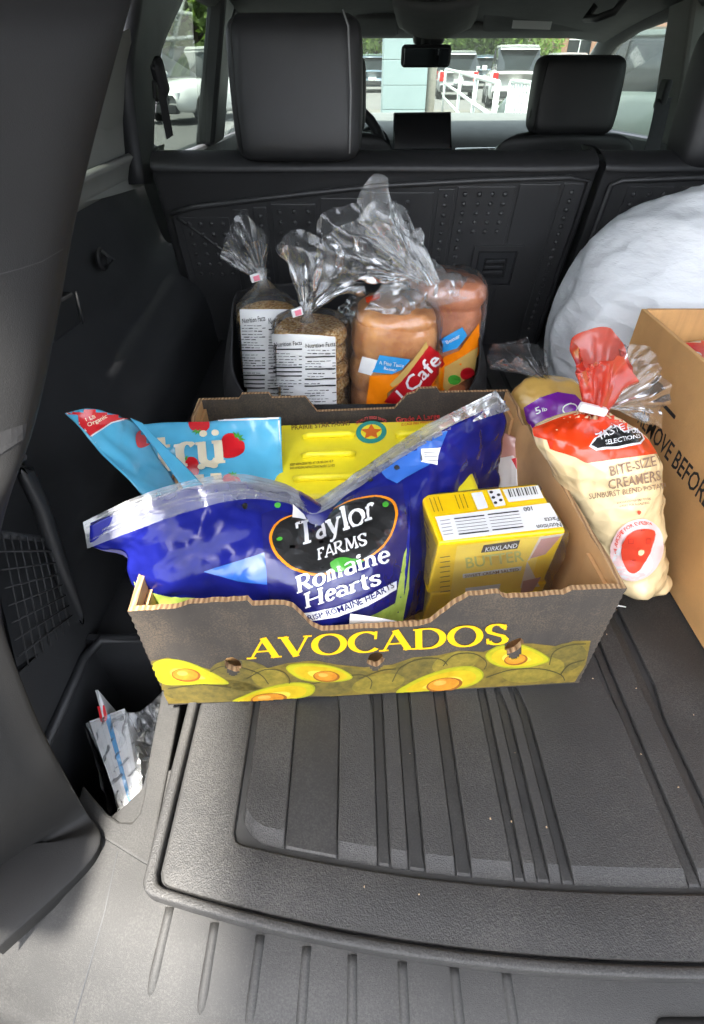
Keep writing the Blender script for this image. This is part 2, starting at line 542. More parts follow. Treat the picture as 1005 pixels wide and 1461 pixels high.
def clear(name, tint=(1, 1, 1), haze=.05, scale=60, bump=.6, dist=.002, rough=.12, base=.06, hcol=(.85, .87, .88)):
    """clear thin film: see-through, with sheen and a little milkiness on the creases"""
    m, nt, b = newmat(name)
    nt.nodes.remove(b)
    out = nt.nodes['Material Output']
    vec = coords(nt)
    n1 = bumpn(nt, crinkle(nt, vec, scale), bump, dist)
    tr = nt.nodes.new('ShaderNodeBsdfTransparent'); tr.inputs[0].default_value = (*tint, 1)
    gl = nt.nodes.new('ShaderNodeBsdfGlossy'); gl.inputs['Roughness'].default_value = rough
    nt.links.new(n1, gl.inputs['Normal'])
    df = nt.nodes.new('ShaderNodeBsdfTranslucent'); df.inputs[0].default_value = (*hcol, 1)
    d2 = nt.nodes.new('ShaderNodeBsdfDiffuse'); d2.inputs[0].default_value = (*hcol, 1)
    md = nt.nodes.new('ShaderNodeMixShader'); md.inputs[0].default_value = .5
    nt.links.new(df.outputs[0], md.inputs[1]); nt.links.new(d2.outputs[0], md.inputs[2])
    lw = nt.nodes.new('ShaderNodeLayerWeight'); lw.inputs['Blend'].default_value = .35
    n0 = bumpn(nt, nz(nt, vec, scale, 2), bump * .5, dist)
    nt.links.new(n0, lw.inputs['Normal'])
    mr = nt.nodes.new('ShaderNodeMapRange')
    mr.inputs['To Min'].default_value = base; mr.inputs['To Max'].default_value = .75
    nt.links.new(lw.outputs['Fresnel'], mr.inputs['Value'])
    mg = nt.nodes.new('ShaderNodeMixShader')
    nt.links.new(mr.outputs[0], mg.inputs[0]); nt.links.new(tr.outputs[0], mg.inputs[1]); nt.links.new(gl.outputs[0], mg.inputs[2])
    hz = nt.nodes.new('ShaderNodeMixShader')
    hf = nt.nodes.new('ShaderNodeMapRange'); hf.inputs['To Min'].default_value = haze * .3; hf.inputs['To Max'].default_value = haze * 2.2
    nt.links.new(nz(nt, vec, 30, 3), hf.inputs['Value'])
    nt.links.new(hf.outputs[0], hz.inputs[0])
    nt.links.new(mg.outputs[0], hz.inputs[1]); nt.links.new(md.outputs[0], hz.inputs[2])
    nt.links.new(hz.outputs[0], out.inputs['Surface'])
    return m
def glass(name, tint, refl=.06):
    m, nt, b = newmat(name); nt.nodes.remove(b)
    out = nt.nodes['Material Output']
    tr = nt.nodes.new('ShaderNodeBsdfTransparent'); tr.inputs[0].default_value = (*tint, 1)
    gl = nt.nodes.new('ShaderNodeBsdfGlossy'); gl.inputs['Roughness'].default_value = .02
    fr = nt.nodes.new('ShaderNodeFresnel'); fr.inputs[0].default_value = 1.45
    mx = nt.nodes.new('ShaderNodeMixShader')
    nt.links.new(fr.outputs[0], mx.inputs[0]); nt.links.new(tr.outputs[0], mx.inputs[1]); nt.links.new(gl.outputs[0], mx.inputs[2])
    nt.links.new(mx.outputs[0], out.inputs['Surface'])
    return m
def grain(name, col, rough=.55, scale=900, bump=.35, dist=.0006, var=.12, spec=.5):
    """moulded plastic with a leather-like grain"""
    m, nt, b = newmat(name)
    vec = coords(nt)
    f = nz(nt, vec, 9, 5)
    lo = tuple(c * (1 - var) for c in col); hi = tuple(min(1, c * (1 + var)) for c in col)
    nt.links.new(ramp(nt, f, [(.3, lo), (.7, hi)]), b.inputs['Base Color'])
    mr = nt.nodes.new('ShaderNodeMapRange'); mr.inputs['To Min'].default_value = rough - .06; mr.inputs['To Max'].default_value = rough + .08
    nt.links.new(nz(nt, vec, 14, 5), mr.inputs['Value']); nt.links.new(mr.outputs[0], b.inputs['Roughness'])
    b.inputs['Specular IOR Level'].default_value = spec
    v = nt.nodes.new('ShaderNodeTexVoronoi'); v.inputs['Scale'].default_value = scale
    v.feature = 'SMOOTH_F1'
    nt.links.new(vec, v.inputs['Vector'])
    n1 = bumpn(nt, v.outputs['Distance'], bump, dist)
    nt.links.new(bumpn(nt, nz(nt, vec, scale * .5, 3), bump * .6, dist, n1), b.inputs['Normal'])
    return m

def dusty(m, amount=.5, col=(.16, .15, .135), scale=7):
    """grey dust lying in patches and fine specks over a moulded surface"""
    nt = m.node_tree; b = nt.nodes['Principled BSDF']
    src = b.inputs['Base Color'].links[0].from_socket
    vec = coords(nt)
    a = nz(nt, vec, scale, 6, .65); f = nz(nt, vec, 700, 2)
    mu = nt.nodes.new('ShaderNodeMath'); mu.operation = 'MULTIPLY'
    nt.links.new(a, mu.inputs[0]); nt.links.new(f, mu.inputs[1])
    mr = nt.nodes.new('ShaderNodeMapRange'); mr.inputs['From Min'].default_value = .22; mr.inputs['From Max'].default_value = .42; mr.inputs['To Max'].default_value = amount
    nt.links.new(mu.outputs[0], mr.inputs['Value'])
    mx = nt.nodes.new('ShaderNodeMix'); mx.data_type = 'RGBA'
    nt.links.new(mr.outputs[0], mx.inputs['Factor']); nt.links.new(src, mx.inputs['A']); mx.inputs['B'].default_value = (*col, 1)
    nt.links.new(mx.outputs['Result'], b.inputs['Base Color'])
    return m
M = {}
M['trim'] = grain('black_trim_plastic', (.028, .029, .031), .62, 1500, .25, spec=.35)
M['trim_rough'] = grain('pillar_trim_plastic', (.0095, .0092, .009), .6, 1600, .16, spec=.3)
M['trim_mid'] = grain('grey_trim_plastic', (.022, .023, .025), .5, 1500, .2)
M['trim_light'] = pm('pale_headliner_trim', (.20, .205, .19), .75, .06, 12, .15, 900, .0004)
M['headliner'] = pm('headliner_cloth', (.13, .137, .135), .95, .06, 30, .3, 1400, .0006)
M['sill'] = grain('sill_plastic', (.030, .0295, .0285), .62, 1500, .3, .0006, .1, .35)
M['seat_shell'] = grain('seat_shell_plastic', (.036, .036, .037), .38, 1400, .25)
M['seat_soft'] = pm('seat_vinyl', (.022, .022, .023), .48, .1, 14, .35, 700, .0007)
M['stitch'] = pm('stitch_thread', (.25, .25, .25), .8)
M['rubber'] = pm('black_rubber', (.012, .012, .012), .6)
M['liner'] = grain('liner_rubber', (.029, .0285, .028), .56, 1000, .55, .0007, .16, .4)
M['liner_smooth'] = pm('liner_rubber_smooth', (.020, .020, .020), .5, .14, 60, .12, 1500, .0004, rvar=.12)
dusty(M['liner'], .22); dusty(M['liner_smooth'], .16); dusty(M['sill'], .12, (.20, .19, .175), 11)
M['groove'] = pm('liner_groove', (.026, .026, .026), .7, .2, 40)
M['chrome'] = pm('chrome', (.7, .7, .7), .15, 0, 5, metal=1)
M['dash'] = pm('dashboard_vinyl', (.14, .145, .145), .55, .08, 20, .2, 600)
M['dark'] = pm('dark_void', (.008, .008, .009), .8)
M['screen'] = pm('screen_glass', (.008, .009, .011), .08, 0, 5, spec=.6)
M['mirror'] = pm('mirror_glass', (.75, .77, .78), .03, 0, 5, metal=1)
M['glass_front'] = glass('windscreen_glass', (.44, .50, .46))
M['glass_side'] = glass('side_window_glass', (.20, .235, .21))
M['glass_dark'] = glass('privacy_glass', (.16, .18, .17))
M['belt'] = pm('belt_webbing', (.03, .03, .032), .8, .1, 80, .3, 900)
# cardboard
def cardboard(name, col, streak=1.0):
    m, nt, b = newmat(name)
    vec = coords(nt)
    v2 = coords(nt, (120, 9, 9))
    f = nz(nt, v2, 1.0, 4)
    g = nz(nt, vec, 16, 5)
    mx = nt.nodes.new('ShaderNodeMath'); mx.operation = 'MULTIPLY_ADD'; mx.inputs[1].default_value = .45
    nt.links.new(f, mx.inputs[0])
    h = nt.nodes.new('ShaderNodeMath'); h.operation = 'MULTIPLY'; h.inputs[1].default_value = .55
    nt.links.new(g, h.inputs[0]); nt.links.new(h.outputs[0], mx.inputs[2])
    lo = tuple(c * .82 for c in col); hi = tuple(min(1, c * 1.16) for c in col)
    nt.links.new(ramp(nt, mx.outputs[0], [(.32, lo), (.68, hi)]), b.inputs['Base Color'])
    b.inputs['Roughness'].default_value = .78
    nt.links.new(bumpn(nt, mx.outputs[0], .25, .001), b.inputs['Normal'])
    return m
M['kraft'] = cardboard('kraft_card', (.58, .32, .12))
M['kraft_in'] = cardboard('kraft_card_inner', (.54, .31, .135))
M['kraft_dark'] = cardboard('printed_black_card', (.042, .035, .029))
dusty(M['kraft_dark'], .30, (.22, .16, .10), 22); dusty(M['kraft'], .25, (.36, .22, .10), 9)
def flute_mat():
    m, nt, b = newmat('corrugated_edge')
    vec = coords(nt)
    w = nt.nodes.new('ShaderNodeTexWave'); w.wave_type = 'BANDS'; w.bands_direction = 'X'
    w.inputs['Scale'].default_value = 70; w.inputs['Distortion'].default_value = 1.5
    nt.links.new(vec, w.inputs['Vector'])
    nt.links.new(ramp(nt, w.outputs['Fac'], [(.2, (.25, .14, .065)), (.6, (.46, .285, .14))]), b.inputs['Base Color'])
    b.inputs['Roughness'].default_value = .9
    nt.links.new(bumpn(nt, w.outputs['Fac'], .8, .002), b.inputs['Normal'])
    return m
M['flute'] = flute_mat()
# prints and films
M['gold_ink'] = pm('gold_ink', S((238, 184, 12)), .55, .08, 200)
def avo_mat(name, c1, c2, scale=60):
    m, nt, b = newmat(name)
    vec = coords(nt)
    f = nz(nt, vec, scale, 5, .65)
    nt.links.new(ramp(nt, f, [(.3, c1), (.7, c2)]), b.inputs['Base Color'])
    b.inputs['Roughness'].default_value = .6
    return m
M['avo_skin'] = avo_mat('printed_avocado_skin', S((86, 74, 28)), S((132, 112, 42)), 90)
M['avo_skin2'] = avo_mat('printed_avocado_skin_green', S((98, 90, 30)), S((146, 126, 48)), 110)
M['avo_skin3'] = avo_mat('printed_avocado_skin_dark', S((76, 70, 32)), S((118, 102, 44)), 110)
M['avo_line'] = pm('printed_outline', S((62, 56, 26)), .6)
M['avo_flesh'] = avo_mat('printed_avocado_flesh', S((178, 146, 14)), S((204, 176, 28)), 50)
M['avo_rim'] = avo_mat('printed_avocado_rim', S((130, 134, 24)), S((164, 160, 32)), 70)
M['avo_pit'] = avo_mat('printed_avocado_pit', S((176, 108, 24)), S((212, 146, 40)), 70)
M['avo_mid'] = avo_mat('printed_avocado_green_flesh', S((156, 150, 20)), S((186, 176, 30)), 60)
M['avo_pale'] = avo_mat('printed_avocado_pale_flesh', S((206, 176, 50)), S((226, 200, 80)), 60)
M['avo_pit_dark'] = avo_mat('printed_avocado_pit_dark', S((120, 70, 16)), S((150, 90, 24)), 90)
M['avo_pit_light'] = avo_mat('printed_avocado_pit_light', S((206, 150, 60)), S((222, 170, 80)), 90)
M['blue_film'] = film('royal_blue_film', (.009, .012, .15), .2, 50, .4, .0028, .0, .3, .24)
M['sky_film'] = film('bright_blue_print', (.03, .12, .44), .25, 40, .5, .003)
M['deep_film'] = film('dark_blue_print', (.011, .012, .12), .25, 36, .5, .003)
M['black_film'] = film('charcoal_print', (.018, .018, .018), .25, 40, .6, .004)
M['orange_film'] = film('orange_print', S((236, 140, 20)), .3, 40, .4, .003)
M['white_film'] = film('white_print', (.80, .80, .80), .35, 40, .4, .003)
M['green_film'] = film('green_print', S((70, 160, 50)), .35, 40, .4, .003)
M['romaine'] = avo_mat('romaine_leaf', S((120, 150, 50)), S((190, 205, 100)), 40)
M['paper'] = pm('white_paper', (.78, .78, .77), .7, .03, 20)
M['print_black'] = pm('black_ink', (.02, .02, .02), .6)
M['print_grey'] = pm('grey_ink', (.18, .18, .18), .7)
M['zip'] = clear('zip_strip_plastic', (1, 1, 1), .22, 50, .6, .003, .14, .14)
M['clear'] = clear('clear_bag_film', (1, 1, 1), .05, 55, .4, .002, .12, .04)
M['wrap'] = clear('shrink_wrap_film', (1, 1, 1), .04, 40, .6, .002, .10, .02)
M['clear_milky'] = clear('milky_bag_film', (1, 1, 1), .17, 45, .45, .003, .2, .07)
M['aqua'] = film('light_blue_pouch', S((92, 184, 220)), .24, 30, .4, .003, .5)
M['red_print'] = film('red_print', S((214, 28, 38)), .3, 40, .35, .003)
M['cream_print'] = film('cream_print', S((240, 228, 196)), .35, 40, .35, .003)
M['yellow_foam'] = pm('yellow_foam', S((250, 232, 44)), .42, .05, 40, .1, 700, .0004, spec=.5)
M['brown_ink'] = pm('brown_ink', S((120, 88, 30)), .6)
M['teal_ink'] = pm('teal_ink', S((40, 150, 140)), .6)
M['orange_ink'] = pm('orange_ink', S((226, 110, 30)), .6)
M['butter_y'] = film('yellow_carton_board', S((255, 206, 14)), .3, 30, .15, .001, .5)
M['butter_y2'] = film('pale_yellow_print', S((255, 214, 84)), .3, 30, .15, .001, .5)
M['butter_pale'] = film('pale_print', S((226, 214, 196)), .3, 30, .2, .001, .5)
M['pale_gold'] = pm('pale_green_gold_ink', S((196, 192, 110)), .5)
M['pink_film'] = film('pink_print', S((200, 150, 140)), .3, 40, .3, .002, .5)
# ------------------------------------------------------------------ the car we look into
M['p_body'] = pm('dark_body_paint', (.03, .032, .035), .3, 0, 5, coat=.6)
GZ = -0.88                    # height of the parking lot below the cargo floor
CX = 0.29                     # the car's centre line
car = thing('car', 'dark interior of the open car whose cargo area holds the groceries', 'car', (CX, 1.3, GZ))
def mir(p): return V((2 * CX - p[0], p[1], p[2]))
def mirg(geo): return [mir(v) for v in geo[0]], [tuple(reversed(f)) for f in geo[1]]

# roof, headliner, floor pan, outer sides
roof = Surf([[(x, y, z - .035 * ((x - CX) / .62) ** 2) for x in (-.36, -.15, .07, CX, .51, .73, .94)]
             for y, z in ((.52, .69), (.9, .70), (1.5, .69), (2.0, .665), (2.35, .625), (2.62, .585))])
part('headliner', roof.geo(12, 12), M['headliner'], car, True, solid=.02)
rp = Surf([[(x, y, z - .05 * ((x - CX) / .78) ** 2) for x in (-.47, -.2, CX, .78, 1.05)] for y, z in ((.40, .76), (1.0, .775), (1.7, .765), (2.3, .70), (2.66, .62))])
part('sun_block_roof_panel', rp.geo(10, 10), M['p_body'], car, True, solid=.01)  # outer skin, out of view, added to block sun leaking past the headliner
part('floor_pan', box((CX, 1.65, -.30), (1.5, 3.2, .03)), M['trim'], car)
part('cargo_floor', box((CX, .72, -.022), (.90, 1.06, .014)), M['trim'], car)
part('bulkhead', box((CX, 3.25, -.05), (1.5, .03, .6)), M['trim'], car)
for s in (0, 1):
    f = (lambda g: mirg(g)) if s else (lambda g: g)
    # lower door skins
    part('door_panel', f(hexa([(-.56, .9, -.5), (-.50, .9, -.5), (-.50, 3.3, -.5), (-.56, 3.3, -.5),
                               (-.52, .9, .325), (-.465, .9, .325), (-.455, 3.3, .265), (-.52, 3.3, .265)])), M['trim_mid'], car, bevel=.01)
    # pillars B and A and roof rail
    part('pillar_trim', f(hexa([(-.50, 2.03, .29), (-.44, 2.03, .29), (-.44, 2.22, .29), (-.50, 2.22, .29),
                                (-.38, 1.98, .66), (-.33, 1.98, .66), (-.33, 2.12, .66), (-.38, 2.12, .66)])), M['trim_light'] if s else M['trim_mid'], car, bevel=.012)
    part('roof_rail', f(tube([(-.395, .95, .66), (-.39, 1.5, .665), (-.385, 2.0, .65), (-.375, 2.4, .61), (-.39, 2.62, .57), (-.43, 2.95, .44), (-.46, 3.25, .29)], .042, 10)), M['headliner'], car, True)
    # side windows (rear door, front door)
    part('side_window', f(([(-.468, 1.46, .32), (-.462, 2.05, .30), (-.385, 2.02, .64), (-.388, 1.62, .65)], [(0, 1, 2, 3)])), M['glass_side'], car)
    part('side_window', f(([(-.462, 2.2, .295), (-.46, 3.1, .27), (-.385, 2.62, .56), (-.375, 2.14, .645)], [(0, 1, 2, 3)])), M['glass_front'], car)
# rear quarter windows with privacy glass
    part('quarter_window', f(([(-.455, .72, .33), (-.462, 1.22, .325), (-.392, 1.22, .64), (-.372, .72, .60)], [(0, 1, 2, 3)])), M['glass_dark'], car)
# windscreen
ws = Surf([[(CX + k * w, y + .10 * (1 - k * k) * t, z) for k in (-1, -.5, 0, .5, 1)]
           for w, y, z, t in ((.74, 3.22, .29, 1), (.70, 2.9, .44, .8), (.66, 2.62, .575, .5))])
part('windscreen', ws.geo(10, 4), M['glass_front'], car, True)
part('windscreen_header', Surf([[(x, y, z) for x in (-.36, CX, .94)] for y, z in ((2.50, .600), (2.60, .575), (2.66, .572), (2.70, .60))]).geo(6, 6), M['headliner'], car, True, solid=.01)
# visors, console, mirror
for px0, px1, py0, py1, lab in ((508, 568, 22, 48, 0), (690, 838, 12, 42, 1)):
    a = atY(px0, py0, 2.40); b = atY(px1, py0, 2.40); c = atY(px1, py1, 2.52); d = atY(px0, py1, 2.52)
    sv = part('sun_visor', ([a, b, c, d], [(0, 1, 2, 3)]), M['headliner'], car, solid=.016, bevel=.006, solid_off=0)
    if lab:
        a = atY(732, 22, 2.425); b = atY(788, 24, 2.425); c = atY(785, 36, 2.465); d = atY(730, 34, 2.465)
        off = V((0, -.012, -.012))
        part('warning_label', ([a + off, b + off, c + off, d + off], [(0, 1, 2, 3)]), M['paper'], sv)
oc = Surf([[atY(px, py, y) for px, py in row] for y, row in (
    (2.05, [(560, 4), (600, 10), (640, 10), (685, 2)]), (2.25, [(566, 30), (600, 40), (640, 40), (680, 26)]), (2.42, [(570, 40), (600, 54), (640, 54), (672, 40)]))])
part('overhead_console', oc.geo(10, 8), M['headliner'], car, True, solid=.012)
mc = atY(608, 80, 2.46)
mirror = part('rear_view_mirror', box(mc, (.175, .035, .062), rx=R(10)), M['trim'], car, True, bevel=.014, seg=4)
part('mirror_glass', box(mc + V((0, -.0195, -.002)), (.155, .003, .046), rx=R(10)), M['mirror'], mirror, bevel=.0012)
part('mirror_mount', tube([mc + V((0, .01, .02)), mc + V((.002, .08, .06)), mc + V((.003, .12, .085))], .016, 10), M['trim'], mirror, True)
part('sensor_cover', box(atY(612, 50, 2.56), (.11, .06, .055)), M['trim_mid'], car, True, bevel=.015, seg=3)
# grab handle over the passenger window
g0, g1 = atY(850, 8, 2.1), atY(893, -4, 1.98)
part('grab_handle', tube([g0, g0 + V((-.02, 0, -.028)), (g0 + g1) / 2 + V((-.025, 0, -.034)), g1 + V((-.02, 0, -.028)), g1], .0095, 8), M['trim_mid'], car, True)

# dashboard, screen, steering wheel
dash = Surf([[(CX + k * .72, y + .04 * (1 - k * k), z) for k in (-1, -.5, 0, .5, 1)] for y, z in
             ((2.60, .02), (2.575, .17), (2.60, .255), (2.72, .298), (2.95, .312), (3.25, .30))])
db = part('dashboard', dash.geo(12, 20), M['dash'], car, True, solid=.02)
part('chrome_strip', tube([atY(650, 214, 2.56), atY(760, 212, 2.56), atY(800, 212, 2.56)], .007, 8), M['chrome'], db, True)
part('instrument_hood', Surf([[atY(px, py, 2.5) + V((0, k, 0)) for px, py in ((512, 190), (528, 181), (546, 186), (556, 200), (558, 220))] for k in (0, .12, .2)]).geo(12, 4), M['trim'], db, True, solid=.01)
sc_c = [atY(563, 162, 2.50), atY(643, 161, 2.50), atY(645, 213, 2.48), atY(561, 214, 2.48)]
scr = part('touch_screen', prism(sc_c, (0, .02, .002)), M['screen'], db, bevel=.004)
part('screen_bezel', tube(sc_c + [sc_c[0]], .0035, 6), M['trim'], scr, True)
ctr = atY(478, 232, 2.33)
wheel_pts = [ctr + V((.185 * math.cos(a), .05 * math.sin(a), .175 * math.sin(a))) for a in [k * math.pi / 16 for k in range(33)]]
sw = part('steering_wheel', tube(wheel_pts, .017, 10, False), M['seat_soft'], car, True)
part('steering_hub', lathe([(.0, -.02), (.05, -.02), (.065, 0), (.05, .03), (0, .03)], ctr, 20, 'Y'), M['trim'], sw, True)
part('steering_spoke', box(ctr + V((.0, .005, 0)), (.34, .02, .045)), M['trim'], sw, bevel=.006)

# front seats
def headrest(parent, c, w, h, d, mats, name='headrest', posts=True, lean=0.12):
    n = 14
    rows = []
    for k, (t, s, q) in enumerate(((0, .78, .62), (.04, .92, .86), (.16, .985, 1), (.5, 1, 1), (.84, .985, .95), (.95, .93, .8), (1.0, .80, .55))):
        z = c.z + (t - .5) * h
        yo = lean * (t - .5) * h
        row = []
        for a in range(16):
            an = 2 * math.pi * a / 16
            x = abs(math.cos(an)) ** .34 * math.copysign(1, math.cos(an)) * w / 2 * s
            y = abs(math.sin(an)) ** .45 * math.copysign(1, math.sin(an)) * d / 2 * q
            row.append(V((c.x + x, c.y + y + yo, z)))
        rows.append(row)
    g = Surf(rows, True).geo(48, 28)
    nv = 48
    m0 = len(g[0]) - nv
    g[1].append(tuple(range(m0, m0 + nv)))
    g[1].append(tuple(range(nv - 1, -1, -1)))
    o = part(name, g, mats, parent, True)
    if posts:
        for s in (-1, 1):
            part('headrest_post', tube([c + V((s * w * .26, 0, -h * .46)), c + V((s * w * .26, -.004, -h * .46 - .09))], .0065, 8), M['chrome'], o, True)
    return o
def piping(o, path, r, m, name='seam'):
    return part(name, tube(path, r, 6), m, o, True)

pr = atY(822, 140, 2.0)
for nm, cx_ in (('front_seat', pr.x), ('front_seat', 2 * CX - pr.x)):
    sh = Surf([[(cx_ + k * w, y - .03 * (1 - k * k), z) for k in (-1, -.8, -.3, .3, .8, 1)] for w, y, z in
               ((.25, 2.16, -.25), (.25, 2.08, 0), (.24, 2.02, .2), (.215, 2.0, .29), (.16, 2.0, .325), (.10, 2.04, .33))])
    fs = part(nm, sh.geo(16, 16), M['seat_soft'], car, True, solid=.09, solid_off=-1)
    h = headrest(fs, V((cx_, 2.02, .418)), .262, .185, .10, M['seat_soft'])
    piping(h, [V((cx_ - .118, 1.966, .335)), V((cx_ - .119, 1.962, .42)), V((cx_ - .112, 1.968, .495))], .0022, M['rubber'])
    part('release_button', lathe([(0, -.004), (.012, -.004), (.013, 0), (.012, .004), (0, .004)], (cx_ - .126, 2.0, .375), 12, 'X'), M['trim_mid'], h, True)

# rear bench seen from behind: 60/40 split back
SA, SB = V((0, 1.15, .338)), V((0, 1.245, -.06))          # top and bottom of the back's rear face
def sp(x, t, off=0.0):
    """point on the seat back: x across, t 0 top .. 1 bottom, off towards the camera"""
    n_ = V((0, -(SA.z - SB.z), -(SB.y - SA.y))).normalized()
    q = SA.lerp(SB, t)
    return V((x, q.y, q.z)) + n_ * off
def seat_back(x0, x1, name):
    w = x1 - x0
    rows = []
    for t, off, yb in ((-.015, -.075, 0), (-.055, -.050, 0), (-.058, -.02, 0), (-.045, .002, 0), (-.02, .008, 0), (.03, .004, 0), (.5, .004, 0), (1.0, .004, 0)):
        row = []
        for k, e in ((0, -.05), (.012, -.012), (.05, 0), (.5, 0), (.95, 0), (.988, -.012), (1, -.05)):
            row.append(sp(x0 + w * k, t, off + e * (.25 if t < -.03 else 1)))
        rows.append(row)
    return part(name, Surf(rows).geo(40, 40), M['seat_soft'], car, True)
XL, XM, XR = -.372, .458, .952
seat_l = seat_back(XL, XM - .004, 'rear_seat_back')
seat_r = seat_back(XM + .004, XR, 'rear_seat_back')
def shell(seat, poly, thick=.008, name='back_panel'):
    """hard shell: raised plastic panel given by (x, t) outline"""
    pts = [sp(x, t, .004) for x, t in poly]
    n_ = (sp(0, .5, 1) - sp(0, .5, 0))
    return part(name, prism(pts, n_ * thick), M['seat_shell'], seat, bevel=.004, seg=3)
edge_l = [(-.352, .155), (-.30, .125), (-.1, .070), (.05, .034), (.25, .010), (.40, -.002), (.438, .012), (.438, .98), (-.352, .98)]
pl = shell(seat_l, edge_l)
edge_r = [(.482, .030), (.50, .010), (.64, .0), (.92, .01), (.92, .98), (.482, .98)]
prr = shell(seat_r, edge_r)
def hem(panel, poly):
    piping(panel, [sp(x, t, .0125) for x, t in poly], .005, M['seat_shell'], 'raised_edge')
hem(pl, edge_l[:7] + [(.438, .6), (.438, .97)])
hem(prr, [(.482, .97), (.482, .6)] + edge_r[:4])
def plate_on(panel, x0, x1, t0, t1, o0=.0115, o1=.0145, name='panel_strip', mat=None):
    a = [sp(x0, t0, o0), sp(x1, t0, o0), sp(x1, t1, o0), sp(x0, t1, o0)]
    n_ = (sp(0, .5, 1) - sp(0, .5, 0)) * (o1 - o0)
    return part(name, prism(a, n_), mat or M['seat_shell'], panel, bevel=.0012, seg=2)
for x0, x1, t0, t1 in ((.03, .155, .060, .96), (.162, .192, .045, .96), (.198, .306, .035, .96), (.312, .388, .025, .96), (.394, .430, .022, .96), (-.06, .022, .085, .96),
                       (-.23, -.20, .135, .8), (-.19, -.165, .125, .8), (-.335, -.24, .17, .9), (-.155, -.07, .11, .9)):
    plate_on(pl, x0, x1, t0, t1)
for x0, x1 in ((.515, .60), (.612, .70), (.72, .90)):
    plate_on(prr, x0, x1, .035, .96)
def studs(panel, cells, o=.0145):
    vs_, fs_ = [], []
    n_ = (sp(0, .5, 1) - sp(0, .5, 0))
    for x, t in cells:
        g = lathe([(.0048, 0), (.0038, .002), (.0012, .003)], (0, 0, 0), 7)
        c = sp(x, t, o)
        Mx = n_.to_track_quat('Z', 'Y').to_matrix()
        k = len(vs_)
        vs_ += [c + Mx @ V(v) for v in g[0]]; fs_ += [tuple(i + k for i in f) for f in g[1]]
    o_ = part('stud_pattern', (vs_, fs_), M['seat_shell'], panel, True)
    o_['kind'] = 'stuff'
cells = []
for i in range(3):
    for j in range(5): cells.append((.240 + i * .024, .068 + j * .042))
for j in range(18): cells += [(.177, .075 + j * .042), (.213, .068 + j * .042)]
for j in range(20): cells.append((.412, .060 + j * .038))
for j in range(8): cells += [(.081, .105 + j * .045), (.106, .102 + j * .045), (.05, .108 + j * .045)]
for i in range(4):
    for j in range(6): cells.append((-.32 + i * .022, .20 + j * .05))
for j in range(10): cells += [(-.215, .165 + j * .045), (-.178, .165 + j * .045)]
for i in range(3):
    for j in range(4): cells.append((-.14 + i * .028, .145 + j * .05))
studs(pl, cells)
studs(prr, [(.53 + i * .028, .068 + j * .045) for i in range(3) for j in range(7)] + [(.63 + i * .026, .068 + j * .045) for i in range(3) for j in range(7)])
# latch pocket in the large panel
def frame_on(panel, x0, x1, t0, t1, b, o0, o1, name, mat):
    n_ = (sp(0, .5, 1) - sp(0, .5, 0))
    gs = []
    bt = b / (SA - SB).length
    for a in (((x0, t0), (x1, t0), (x1 - b, t0 + bt), (x0 + b, t0 + bt)), ((x1, t0), (x1, t1), (x1 - b, t1 - bt), (x1 - b, t0 + bt)),
              ((x1, t1), (x0, t1), (x0 + b, t1 - bt), (x1 - b, t1 - bt)), ((x0, t1), (x0, t0), (x0 + b, t0 + bt), (x0 + b, t1 - bt))):
        gs.append(prism([sp(x, t, o0) for x, t in a], n_ * (o1 - o0)))
    return part(name, join(*gs), mat, panel)
lp = plate_on(pl, .254, .342, .315, .515, .0146, .0152, 'latch_pocket', M['dark'])
frame_on(lp, .248, .348, .30, .53, .010, .0153, .0215, 'pocket_frame', M['seat_shell'])
frame_on(lp, .262, .334, .335, .498, .012, .0153, .0175, 'pocket_step', M['trim_mid'])
for t in (.37, .40, .43): plate_on(lp, .276, .316, t, t + .016, .0154, .021, 'latch_grip', M['trim_mid'])
# strut behind the small bags: diagonal crease of the shell
part('diagonal_rib', tube([sp(-.34, .17, .0125), sp(-.25, .36, .0125), sp(-.20, .52, .0125)], .004, 6), M['seat_shell'], pl, True)
# headrests of the rear bench
hr = headrest(seat_l, V((-.095, 1.175, .459)), .228, .196, .105, M['seat_soft'], lean=.10)
for s in (-1, 1):
    x = -.098 + s * .094
    piping(hr, [V((x, 1.113, .375)), V((x + s * .002, 1.115, .46)), V((x - s * .002, 1.119, .54)), V((x - s * .010, 1.130, .559))], .0016, M['stitch'] if s > 0 else M['rubber'], 'stitched_seam')
part('headrest_collar', box((-.098, 1.17, .352), (.12, .05, .012)), M['trim'], hr, bevel=.004)
hr2 = headrest(seat_r, V((.715, 1.19, .447)), .24, .20, .11, M['seat_soft'], lean=.10)

